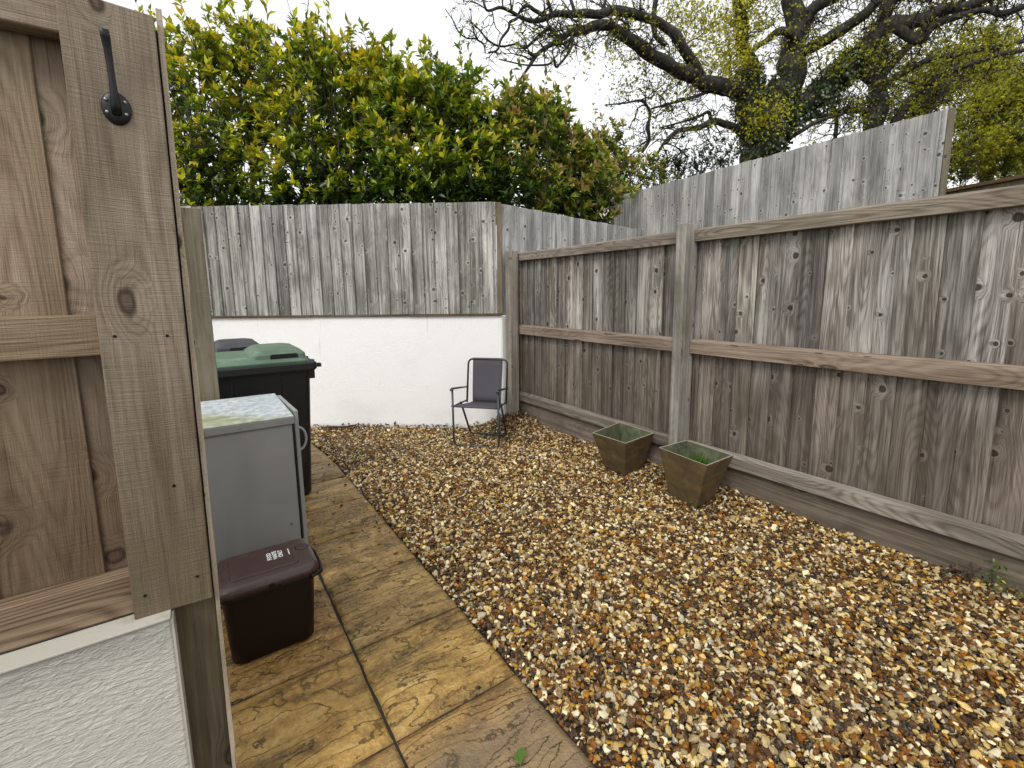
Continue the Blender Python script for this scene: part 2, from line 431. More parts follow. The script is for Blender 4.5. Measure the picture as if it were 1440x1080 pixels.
# riven paving
g = NT('riven_sandstone'); P = g.coord('Object')
rn = g.n('Attribute', attribute_name='rnd').outputs['Fac']
off = g.n('VectorMath', {0: P, 1: g.vec(g.math('MULTIPLY', rn, 31.0), g.math('MULTIPLY', rn, 57.0), 0)}, operation='ADD').outputs[0]
mp = g.n('Mapping', {'Vector': off, 'Rotation': (0, 0, -.55), 'Scale': (1.6, 5.5, 1)}).outputs[0]
n1 = g.noise(mp, 1.6, 6, .6, .9); n2 = g.noise(off, 7, 6, .68); n3 = g.noise(off, 55, 4, .7); n4 = g.noise(off, 260, 2)
st = g.math('SNAP', n1, .06)
rid = g.math('ABSOLUTE', g.math('SUBTRACT', g.math('FRACT', g.math('MULTIPLY', n1, 9.0)), .5))
c = g.ramp(g.math('ADD', g.math('MULTIPLY', n1, .6), g.math('MULTIPLY', n2, .42)), [(.34, (.080, .046, .013)), (.45, (.215, .125, .032)), (.55, (.37, .228, .064)), (.70, (.54, .375, .15))])
hs = g.n('HueSaturation', {'Hue': g.math('MULTIPLY_ADD', rn, .010, .492), 'Saturation': g.math('MULTIPLY_ADD', g.math('FRACT', g.math('MULTIPLY', rn, 5.7)), -.08, 1.05), 'Value': g.math('MULTIPLY_ADD', g.math('FRACT', g.math('MULTIPLY', rn, 9.1)),   .18, .84), 'Color': c})
c = hs.outputs[0]
c = g.mix(g.math('MULTIPLY', g.rng(g.noise(off, 3.2, 4, .6), .5, .68), .35), c, (.11, .085, .020, 1))
c = g.mix(g.math('MULTIPLY', g.rng(n2, .56, .72), .55), c, (.075, .052, .024, 1))
c = g.mix(g.math('MULTIPLY', g.rng(n3, .52, .70), .5), c, (.055, .038, .018, 1))
c = g.mix(g.math('MULTIPLY', g.rng(n3, .48, .30), .35), c, (.56, .42, .20, 1))
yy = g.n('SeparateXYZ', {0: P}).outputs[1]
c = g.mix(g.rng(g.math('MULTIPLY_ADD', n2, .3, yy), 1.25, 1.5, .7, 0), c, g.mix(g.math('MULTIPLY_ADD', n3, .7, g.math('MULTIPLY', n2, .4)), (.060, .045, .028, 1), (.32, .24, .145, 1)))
# stepped cleft faces: broken ledges where the layers split
nl = g.noise(mp, 1.15, 3, .55, .7)
nl = g.math('MULTIPLY_ADD', g.math('SUBTRACT', n2, .5), .30, nl); nl = g.math('MULTIPLY_ADD', g.math('SUBTRACT', n3, .5), .05, nl)
lv = g.math('MULTIPLY', nl, 8.0); fr = g.math('FRACT', lv)
ledge = g.math('ADD', g.math('FLOOR', lv), g.rng(fr, .80, .97))
ln = g.math('MULTIPLY', g.rng(fr, .80, .86), g.rng(fr, .99, .90))
c = g.mix(g.math('MULTIPLY', ln, g.rng(n2, .40, .56, .0, .55)), c, (.035, .026, .013, 1))
hh = g.math('ADD', g.math('MULTIPLY', ledge, .55), g.math('MULTIPLY', n2, 1.3)); hh = g.math('MULTIPLY_ADD', n1, 1.2, hh); hh = g.math('MULTIPLY_ADD', n3, .45, hh); hh = g.math('MULTIPLY_ADD', n4, .10, hh)
g.pbr(c, g.math('MULTIPLY_ADD', n3, .35, .26), g.bump(hh, 1.0, .016), spec=.45)
M_SLAB = g.m
M_JOINT = plain('dark_joint_sand', (.022, .02, .016), .95, .6, 120)

# gravel bed and pebbles
M_BED = plain('gap_shade_bed', (.014, .008, .005), .9, .8, 90)  # near-black colour puts the shade between pebbles into the bed
g = NT('flint_pebbles')
ci = g.n('Attribute', attribute_name='peb', attribute_type='INSTANCER').outputs['Fac']
cj = g.math('FRACT', g.math('MULTIPLY', ci, 97.0))
P = g.coord('Object')
offp = g.n('VectorMath', {0: P, 1: g.vec(g.math('MULTIPLY', ci, 91.0), g.math('MULTIPLY', cj, 57.0), 0)}, operation='ADD').outputs[0]
c = g.ramp(ci, [(0, (.82, .72, .50)), (.125, (.62, .48, .25)), (.26, (.37, .24, .09)), (.35, (.46, .35, .18)), (.44, (.33, .135, .020)),
                (.485, (.19, .075, .018)), (.58, (.105, .043, .014)), (.70, (.055, .026, .012)), (.81, (.024, .015, .010)), (.93, (.20, .155, .10)), (.965, (.010, .009, .008))], 'CONSTANT')
hs = g.n('HueSaturation', {'Hue': .5, 'Saturation': g.math('MULTIPLY_ADD', cj, .35, .95), 'Value': g.math('MULTIPLY_ADD', cj, .65, .50), 'Color': c})
nn = g.noise(offp, 1.3, 4, .65, .5)
c = g.mix(g.math('MULTIPLY', g.rng(nn, .48, .66), .6), hs.outputs[0], g.mix(.35, hs.outputs[0], (.60, .44, .22, 1)))
c = g.mix(g.math('MULTIPLY', g.rng(g.noise(offp, 2.6, 3, .6), .57, .68), .55), c, (.060, .026, .010, 1))
g.pbr(c, .42, g.bump(nn, .25, .05), spec=.3)
M_PEB = g.m

def leafmat(name, cols, rough=.30, trans=.35, hue=.03):
    g = NT(name)
    r = g.n('Attribute', attribute_name='rnd').outputs['Fac']
    c = g.ramp(r, cols)
    j = g.math('FRACT', g.math('MULTIPLY', r, 173.0))
    hs = g.n('HueSaturation', {'Hue': g.math('MULTIPLY_ADD', j, hue, .5-hue/2), 'Saturation': 1.0, 'Value': g.math('MULTIPLY_ADD', j, .5, .75), 'Color': c})
    b = g.n('BsdfPrincipled', {'Base Color': hs.outputs[0], 'Roughness': rough, 'Specular IOR Level': .45})
    t = g.n('BsdfTranslucent', {'Color': g.mix(1.0, hs.outputs[0], (1.5, 1.5, .7, 1), 'MULTIPLY')})
    mx = g.n('MixShader', {0: trans, 1: b.outputs[0], 2: t.outputs[0]})
    g.t.links.new(mx.outputs[0], g.out.inputs[0])
    return g.m

LF_A = leafmat('yellow_green_leaves', [(0, (.022, .040, .009)), (.22, (.070, .115, .014)), (.45, (.20, .25, .022)), (.7, (.44, .46, .035)), (.9, (.72, .64, .05)), (1, (.70, .55, .04))], trans=.42, hue=.02)
LF_B = leafmat('mid_green_leaves', [(0, (.020, .042, .008)), (.25, (.065, .12, .015)), (.55, (.20, .265, .024)), (.82, (.45, .46, .04)), (1, (.66, .58, .05))], trans=.38, hue=.02)
LF_C = leafmat('photinia_leaves', [(0, (.018, .036, .008)), (.3, (.060, .105, .015)), (.56, (.20, .25, .028)), (.76, (.45, .43, .07)), (.90, (.60, .48, .22)), (1, (.52, .33, .17))], trans=.36, hue=.02)
LF_D = leafmat('dark_evergreen_leaves', [(0, (.012, .020, .010)), (.7, (.03, .05, .016)), (1, (.08, .11, .03))], trans=.25)
LF_OAK = leafmat('young_oak_leaves', [(0, (.08, .088, .014)), (.35, (.22, .225, .020)), (.7, (.43, .41, .028)), (1, (.66, .57, .04))], trans=.45, rough=.6)
LF_IVY = leafmat('ivy_leaves', [(0, (.012, .024, .006)), (.55, (.036, .064, .013)), (.88, (.11, .14, .025)), (1, (.32, .29, .04))], rough=.3, trans=.15)
LF_WOOD = leafmat('woodland_leaves', [(0, (.07, .080, .010)), (.5, (.23, .24, .018)), (1, (.46, .43, .03))], trans=.4, rough=.6)
LF_GRASS = leafmat('grass_blades', [(0, (.03, .075, .01)), (1, (.10, .22, .025))], trans=.35)
LF_DEAD = leafmat('dead_leaves', [(0, (.025, .013, .007)), (.6, (.07, .035, .018)), (1, (.16, .085, .04))], trans=.1, rough=.7)
g = NT('oak_bark'); P = g.coord('Object')
n = g.noise(g.n('Mapping', {'Vector': P, 'Scale': (1, 1, .35)}).outputs[0], 22, 5, .65, .4); n2 = g.noise(P, 3, 4, .6)
c = g.ramp(n, [(.3, (.016, .014, .012)), (.55, (.050, .046, .038)), (.75, (.11, .104, .088))])
c = g.mix(g.math('MULTIPLY', g.rng(n2, .5, .7), .5), c, (.036, .040, .020, 1))
g.pbr(c, .9, g.bump(n, .8, .03), spec=.2); M_BARK = g.m
M_STEM = plain('dark_shrub_stem', (.030, .025, .020), .85, .4, 60)
M_STICK = plain('brown_stick', (.07, .04, .025), .85, .4, 60)
M_EARTH = plain('rough_earth', (.055, .050, .028), .95, .8, 4, var=.6, dirt=(.04, .06, .015))

# ------------------------------------------------------------------ ground
WD = np.array([.805, -.594]); WN = np.array([.594, .805])        # along / behind the white wall
K = 1.08
CORNER = np.array([2.695, 4.136])*K
def zk(z): return H+(z-H)*K
def drop(x, y):
    """the yard falls a little towards the white wall"""
    s = (x-CORNER[0])*WN[0]+(y-CORNER[1])*WN[1]
    return -.116*sstep(-1.7, -.25, s)*(1-.75*sstep(2.5, 3.0, x))
S2D = np.array([.9766, .2152]); S2D /= np.linalg.norm(S2D); S2N = np.array([-S2D[1], S2D[0]])
def sstep(a, b, x):
    t = np.clip((x-a)/(b-a), 0, 1); return t*t*(3-2*t)
def ground_h(x, y):
    s = np.minimum((x-CORNER[0])*WN[0]+(y-CORNER[1])*WN[1], (x-CORNER[0])*S2N[0]+(y-CORNER[1])*S2N[1])
    hb = 1.1*sstep(.16, .5, s)
    hr = 1.9*sstep(3.5, 6.4, x)
    yard = -.15*(s < .3)
    far = .07*np.maximum(0, np.hypot(x, y)-9)**.9
    return -.035+yard+np.maximum(hb, hr*(y > -20))+np.minimum(far, 3.0)*(s > 0)
ax = np.unique(np.concatenate([np.linspace(-150, -8, 20), np.linspace(-8, 16, 170), np.linspace(16, 200, 26)]))
ay = np.unique(np.concatenate([np.linspace(-150, -4, 20), np.linspace(-4, 18, 170), np.linspace(18, 200, 26)]))
gx, gy = np.meshgrid(ax, ay); gz = ground_h(gx, gy)
nx_, ny_ = len(ax), len(ay)
idx = np.arange(nx_*ny_).reshape(ny_, nx_)
fc = np.stack([idx[:-1, :-1], idx[:-1, 1:], idx[1:, 1:], idx[1:, :-1]], -1).reshape(-1, 4)
o = np_mesh('ground', np.stack([gx, gy, gz], -1).reshape(-1, 3), fc, M_EARTH, smooth=True)
tag(o, kind='structure')

bx, by = np.meshgrid(np.linspace(.88, 3.13, 30), np.linspace(-1.2, 6.2, 80)); bz = -.020+drop(bx, by)
idx = np.arange(bx.size).reshape(bx.shape)
o = np_mesh('gravel_bed', np.stack([bx, by, bz], -1).reshape(-1, 3), np.stack([idx[:-1, :-1], idx[:-1, 1:], idx[1:, 1:], idx[1:, :-1]], -1).reshape(-1, 4), M_BED, smooth=True); tag(o, kind='structure')

# ------------------------------------------------------------------ paving
def build_path():
    bx, by = np.meshgrid(np.linspace(-.60, .893, 20), np.linspace(-.3, 6.2, 60)); bz = -.014+drop(bx, by)
    ix = np.arange(bx.size).reshape(bx.shape)
    jo = np_mesh('joint_bed', np.stack([bx, by, bz], -1).reshape(-1, 3), np.stack([ix[:-1, :-1], ix[:-1, 1:], ix[1:, 1:], ix[1:, :-1]], -1).reshape(-1, 4), M_JOINT); tag(jo, kind='structure')
    V = []; Fq = []; Rn = []
    ys = [-.1, .365, .842, 1.320, 1.797, 2.294, 2.775, 3.25, 3.73, 4.20, 4.68, 5.15, 5.63, 6.1]
    xs = [(-.555, -.066), (-.056, .411), (.422, .897)]
    base = 0
    for (x0, x1) in xs:
        for k in range(len(ys)-1):
            y0, y1 = ys[k]+.005, ys[k+1]-.005
            if x0 > .4 and k == 2: pass
            r = random.random(); n = 22
            dz = random.uniform(-.003, .003)
            uu = np.linspace(0, 1, n+1)
            for j in range(n+1):
                for i in range(n+1):
                    u, v = uu[i], uu[j]
                    x = x0+(x1-x0)*u; y = y0+(y1-y0)*v
                    e = min(u, 1-u, v, 1-v)
                    wob = .005*mnoise.noise(Vector((x*9+r*50, y*9, 0))) if e == 0 else 0
                    q = Vector((x*2.2*math.cos(.55)+y*2.2*math.sin(.55)+r*40, (-x*math.sin(.55)+y*math.cos(.55))*7+r*17, r*9))
                    f1 = mnoise.fractal(q, 1.0, 2.0, 4)
                    z = .0045*math.floor(f1*4)/2+.0022*mnoise.noise(Vector((x*30, y*30, r*10)))
                    z = max(-.006, min(.010, z))+dz
                    if e == 0: z = -.008
                    elif e < .06: z = z*.5-.002
                    V.append((x+wob*(1 if u in (0, 1) else 0), y+wob*(1 if v in (0, 1) else 0), z+float(drop(x, y))))
            for j in range(n):
                for i in range(n):
                    a = base+j*(n+1)+i
                    Fq.append((a, a+1, a+n+2, a+n+1)); Rn.append(r)
            # skirt
            edge = [base+i for i in range(n+1)]+[base+j*(n+1)+n for j in range(1, n+1)]+[base+n*(n+1)+i for i in range(n-1, -1, -1)]+[base+j*(n+1) for j in range(n-1, 0, -1)]
            b2 = base+(n+1)**2
            for q in edge: V.append((V[q][0], V[q][1], V[q][2]-.05))
            for i in range(len(edge)):
                i2 = (i+1) % len(edge)
                Fq.append((edge[i], b2+i, b2+i2, edge[i2])); Rn.append(r)
            base = len(V)
    o = np_mesh('path', np.array(V), np.array(Fq), M_SLAB, attrs={'rnd': ('FACE', Rn)}, smooth=False)
    tag(o, kind='structure')
build_path()

# ------------------------------------------------------------------ gravel (uncountable: one object)
def build_gravel():
    pts = []; scl = []; 
    def layer(sp, z, smin, smax, p=1.0):
        xs = np.arange(.905, 3.13, sp); ys = np.arange(-.35, 6.1, sp)
        X, Y = np.meshgrid(xs, ys); X = X.ravel()+rng.uniform(-.5, .5, X.size)*sp; Y = Y.ravel()+rng.uniform(-.5, .5, Y.size)*sp
        s = (X-CORNER[0])*WN[0]+(Y-CORNER[1])*WN[1]
        k = (X > .912) & (X < 3.115) & (s < -.01) & (rng.random(X.size) < p) & ~((Y < 1.0) & (X < .9))
        # only what the place shows: nothing far behind the viewer
        X, Y = X[k], Y[k]
        und = .010*np.sin(X*3.1+1.0)*np.sin(Y*2.3)+.006*np.sin(X*7.7+Y*5.1)
        edge = -.010*np.exp(-(X-.905)/.05)
        mound = .075*np.exp(-((X-2.98)**2+(Y-4.3)**2)/.07)+.012*np.exp(-(3.1-X)/.12)+drop(X, Y)
        pts.append(np.stack([X, Y, z+und+edge+mound+rng.normal(0, .003, X.size)], -1))
        L = np.exp(rng.normal(math.log((smin*smax)**.5), .33, X.size)).clip(smin*.75, smax*1.35)
        scl.append(np.stack([L, L*rng.uniform(.55, .95, X.size), L*rng.uniform(.32, .62, X.size)], -1))
    layer(.0180, -.013, .0080, .0155)
    layer(.0180, -.005, .0065, .0150)
    layer(.0195, .004, .0065, .0148, .66)
    P = np.concatenate(pts); S = np.concatenate(scl)
    # a few strays kicked on to the slabs
    k = 14
    st = np.stack([rng.uniform(.70, .90, k), rng.uniform(1.0, 4.2, k), np.full(k, .010)], -1)
    P = np.concatenate([P, st]); S = np.concatenate([S, np.full((k, 3), .010)*np.array([1.2, .8, .6])])
    n = len(P)
    me = bpy.data.meshes.new('gravel'); me.vertices.add(n); me.vertices.foreach_set('co', P.astype(np.float32).ravel())
    def fa(nm, typ, arr, key):
        a = me.attributes.new(nm, typ, 'POINT'); a.data.foreach_set(key, np.asarray(arr, np.float32).ravel())
    rot = np.stack([rng.normal(0, .5, n), rng.normal(0, .5, n), rng.uniform(0, 6.28, n)], -1)
    fa('rot', 'FLOAT_VECTOR', rot, 'vector'); fa('scl', 'FLOAT_VECTOR', S, 'vector'); fa('peb', 'FLOAT', rng.random(n)*.9999, 'value')
    o = bpy.data.objects.new('gravel', me); COL.objects.link(o)
    ng = bpy.data.node_groups.new('pebble_scatter', 'GeometryNodeTree')
    ng.interface.new_socket('Geometry', in_out='INPUT', socket_type='NodeSocketGeometry')
    ng.interface.new_socket('Geometry', in_out='OUTPUT', socket_type='NodeSocketGeometry')
    N = ng.nodes; Lk = ng.links
    gi = N.new('NodeGroupInput'); go = N.new('NodeGroupOutput')
    join = N.new('GeometryNodeJoinGeometry')
    for v in range(9):
        ico = N.new('GeometryNodeMeshIcoSphere'); ico.inputs['Radius'].default_value = 1.0; ico.inputs['Subdivisions'].default_value = 3
        pos = N.new('GeometryNodeInputPosition')
        ad = N.new('ShaderNodeVectorMath'); ad.operation = 'ADD'; ad.inputs[1].default_value = (v*7.3, v*3.1, v*5.7)
        nz = N.new('ShaderNodeTexNoise'); nz.inputs['Scale'].default_value = .75; nz.inputs['Detail'].default_value = 2.0; nz.inputs['Roughness'].default_value = .45
        Lk.new(pos.outputs[0], ad.inputs[0]); Lk.new(ad.outputs[0], nz.inputs['Vector'])
        sub = N.new('ShaderNodeVectorMath'); sub.operation = 'SUBTRACT'; sub.inputs[1].default_value = (.5, .5, .5)
        Lk.new(nz.outputs['Color'], sub.inputs[0])
        sc = N.new('ShaderNodeVectorMath'); sc.operation = 'SCALE'; sc.inputs['Scale'].default_value = 1.9
        Lk.new(sub.outputs[0], sc.inputs[0])
        sp = N.new('GeometryNodeSetPosition'); Lk.new(ico.outputs['Mesh'], sp.inputs['Geometry']); Lk.new(sc.outputs[0], sp.inputs['Offset'])
        sh = N.new('GeometryNodeSetShadeSmooth'); Lk.new(sp.outputs[0], sh.inputs['Geometry'])
        sm = N.new('GeometryNodeSetMaterial'); sm.inputs['Material'].default_value = M_PEB; Lk.new(sh.outputs[0], sm.inputs['Geometry'])
        g2 = N.new('GeometryNodeGeometryToInstance'); Lk.new(sm.outputs[0], g2.inputs[0]); Lk.new(g2.outputs[0], join.inputs[0])
    iop = N.new('GeometryNodeInstanceOnPoints'); Lk.new(gi.outputs[0], iop.inputs['Points']); Lk.new(join.outputs[0], iop.inputs['Instance'])
    iop.inputs['Pick Instance'].default_value = True
    def na(nm, typ):
        q = N.new('GeometryNodeInputNamedAttribute'); q.data_type = typ; q.inputs['Name'].default_value = nm; return q
    ra = na('rot', 'FLOAT_VECTOR'); e2 = N.new('FunctionNodeEulerToRotation'); Lk.new(ra.outputs[0], e2.inputs[0]); Lk.new(e2.outputs[0], iop.inputs['Rotation'])
    Lk.new(na('scl', 'FLOAT_VECTOR').outputs[0], iop.inputs['Scale'])
    Lk.new(iop.outputs[0], go.inputs[0])
    md = o.modifiers.new('pebbles', 'NODES'); md.node_group = ng
    me.materials.append(M_PEB)
    tag(o, 'loose mixed flint gravel in cream, tan, rust and dark brown', 'gravel', kind='stuff')
build_gravel()

# ------------------------------------------------------------------ right-hand fence
def right_fence():
    root = empty('timber_fence', (3.09, 2.16, 0), 'long grey brown closeboard fence along the gravel with three rails and low gravel board', 'fence')
    def boards(y0, y1):
        mb = MB(); y = y0
        while y < y1-.004:
            w = min(.142, y1-y+.004); tl = random.uniform(-.004, .004)
            mb.board((3.121+random.uniform(-.001, .003), y-.006, .205), (tl, tl, 1.685+random.uniform(-.004, .004)), (.021, w, 0), (.024, 0, 0), t2=.2)
            y += .132+random.uniform(-.003, .006)
        return mb
    boards(2.16, 4.505).build('board_panel', W_RIGHT, root, bevel=.0015, seg=1)
    boards(-1.0, 2.165).build('board_panel', W_RIGHT, root, bevel=.0015, seg=1)
    for (a, b) in ((2.203, 4.43), (-1.0, 2.115)):
        for nm, z0, z1, x0 in (('top_rail', 1.815, 1.90, 3.072), ('middle_rail', .988, 1.085, 3.072), ('bottom_rail', .20, .288, 3.068)):
            mb = MB(); n = 12; L = b-a
            # rail with a weathered upper arris, gently wavy
            rings = []; r = random.random()
            for i in range(n+1):
                y = a+L*i/n; wz = .004*mnoise.noise(Vector((y*1.3, z0*7, 3)))
                rings.append([(x0, y, z0+wz), (x0, y, z1-.006+wz), (x0+.05, y, z1+.012+wz), (x0+.05, y, z0+wz)])
            vs = [p for q in rings for p in q]; fs = []; uv = []
            for i in range(n):
                for j in range(4):
                    j2 = (j+1) % 4; fs.append((i*4+j, i*4+j2, i*4+4+j2, i*4+4+j))
                    u0 = (0, .09, .15, .25, .30)[j]; u1 = (0, .09, .15, .25, .30)[j+1]
                    uv.append([(u0, L*i/n), (u1, L*i/n), (u1, L*(i+1)/n), (u0, L*(i+1)/n)])
            fs += [(3, 2, 1, 0), (n*4, n*4+1, n*4+2, n*4+3)]; uv += [[(0, 0), (.05, 0), (.05, .05), (0, .05)]]*2
            mb.add(vs, fs, uv, r)
            mb.build(nm, W_MRAIL if nm == 'middle_rail' else W_RAIL, root, bevel=.003, seg=2)
        mb = MB(); mb.board((3.110, a, -.13), (0, b-a, 0), (0, 0, .320), (.024, 0, 0)); mb.build('gravel_board', W_GB, root, bevel=.003)
    mb = MB(); mb.board((2.972, 2.118, -.05), (.0, .0, 1.99), (0, .084, 0), (.146, 0, 0)); mb.build('post', W_POST, root, bevel=.004)
    mb = MB(); mb.board((2.942, 4.336, -.05), (0, 0, 1.975), (0, .10, 0), (.106, 0, 0)); mb.build('post', W_POST, root, bevel=.004)
    # nail heads show as small dark dots on the rails
right_fence()

# ------------------------------------------------------------------ white wall with closeboard fence on top
def back_wall():
    L0, L1 = -5.0, 0.0                                     # along WD from CORNER
    p = lambda t, off, z: (CORNER[0]+WD[0]*t+WN[0]*off, CORNER[1]+WD[1]*t+WN[1]*off, z)
    root = empty('rendered_wall', (CORNER[0], CORNER[1], 0), 'low white rendered wall at the end of the gravel with grime runs under its coping', 'wall')
    mb = MB()
    # main face as a grid so its top edge can wander a little
    mb.board(p(L0, 0, -.25), (0, 0, .25+zk(1.225)), np.array([*WD, 0])*(L1-L0), np.array([*WN, 0])*.14)
    mb.board((CORNER[0]+S2D[0]*.004, CORNER[1]+S2D[1]*.004, -.25), (0, 0, .25+zk(1.22)), np.array([*S2D, 0])*4.2, np.array([*S2N, 0])*.14)
    mb.build('wall_body', M_WALL, root, bevel=.008, seg=2)
    mb = MB(); mb.board(p(-.022, -.004, -.25), (0, 0, .25+zk(1.22)), np.array([*WD, 0])*.024, np.array([*WN, 0])*.004)
    mb.build('corner_bead', M_WHITE, root)
    mb = MB()
    t = L0
    while t < -.02:
        ln = min(random.uniform(.8, 1.5), -t)
        mb.board(p(t, -.030+random.uniform(-.004, .004), zk(1.222)+random.uniform(0, .003)), np.array([*WD, 0])*(ln-.004), (0, 0, .020), np.array([*WN, 0])*.11)
        t += ln
    mb.build('coping_strip', W_LPOST, root, bevel=.003)
    # closeboard fence standing on the wall
    fr = empty('closeboard_fence', (CORNER[0], CORNER[1], zk(1.24)), 'weathered grey closeboard fence on top of the white wall turning a corner beside the hedge', 'fence')
    mb = MB(); t = L0
    while t < -.06:
        w = random.uniform(.126, .140); w2 = min(w+.008, -.055-t) if -.055-t > .03 else .03
        tl = random.uniform(-.004, .004)
        o_ = np.array(p(t, .028+random.uniform(-.002, .002), zk(1.243))); zt = (1.150-.010*(t+1)/3)*K
        mb.board(o_, np.array([WD[0]*tl, WD[1]*tl, zt+random.uniform(-.004, .005)]), np.array([*WD, 0])*w2-np.array([*WN, 0])*.018, np.array([*WN, 0])*.006, t2=3.2)
        t += w
    mb.build('board_panel', W_BACK, fr, bevel=.0015, seg=1)
    mb = MB()
    mb.board(p(-.052, .004, zk(1.243)), (0, 0, 1.142*K), np.array([*WD, 0])*.055, np.array([*WN, 0])*.05)
    mb.build('corner_post', W_FAR, fr, bevel=.003)
    mb = MB(); t = .03
    while t < 4.1:
        w = random.uniform(.128, .142)
        o_ = np.array([CORNER[0]+S2D[0]*t+S2N[0]*.030, CORNER[1]+S2D[1]*t+S2N[1]*.030, zk(1.235)])
        mb.board(o_, (0, 0, 1.14*K+random.uniform(-.004, .005)), np.array([*S2D, 0])*(w+.008)-np.array([*S2N, 0])*.018, np.array([*S2N, 0])*.006, t2=3.2)
        t += w
    mb.build('return_panel', W_RAISED, fr, bevel=.0015, seg=1)
back_wall()

def raised_fence():
    a = np.array([6.31, 6.02, 0]); b = np.array([6.0, 1.51, 0]); d = (b-a); L = np.linalg.norm(d); d /= L; n = np.array([-d[1], d[0], 0])
    if n[0] > 0: n = -n            # towards the yard
    root = empty('closeboard_fence', tuple(b), 'tall silvery raised fence panel standing behind the brown fence under the oak', 'fence')
    mb = MB(); t = 0
    while t < L-.03:
        w = random.uniform(.128, .145)
        if t+w > L-.03: w = L-t
        mb.board(a+d*t-n*.024+np.array([0, 0, 1.55]), (0, 0, 1.58+random.uniform(-.006, .006)), d*(w+.006)+n*.022, -n*.006, t2=3.4)
        t += w
    mb.build('board_panel', W_RAISED, root, bevel=.0015, seg=1)
    mb = MB(); mb.board(b+d*.012+np.array([0, 0, 1.55])+n*.0, (0, 0, 1.575), d*.035, -n*.06); mb.build('edge_batten', W_FAR, root, bevel=.002)
    mb = MB(); mb.board(a-d*.09+np.array([0, 0, 1.5])-n*.02, (0, 0, 1.6), d*.085, -n*.085); mb.build('post', W_POST, root, bevel=.003)
    # lower fence with a timber cap running on
    c0 = np.array([6.37, 1.64, 0]); c1 = np.array([5.62, -.335, 0]); d2 = c1-c0; L2 = np.linalg.norm(d2); d2 /= L2; n2 = np.array([-d2[1], d2[0], 0])
    if n2[0] > 0: n2 = -n2
    r2 = empty('capped_fence', tuple(c0), 'lower fence with a dark timber capping seen over the brown fence at the right edge', 'fence')
    mb = MB(); t = 0
    while t < L2:
        mb.board(c0+d2*t+np.array([0, 0, 1.2]), (0, 0, 1.2), d2*.128, -n2*.014, t2=.6); t += .125
    mb.build('board_panel', W_FAR, r2, bevel=.0015, seg=1)
    mb = MB(); mb.board(c0+n2*.035+np.array([0, 0, 2.402]), d2*L2, -n2*.13, (0, 0, .034)); mb.build('capping', W_LPOST, r2, bevel=.004)
raised_fence()

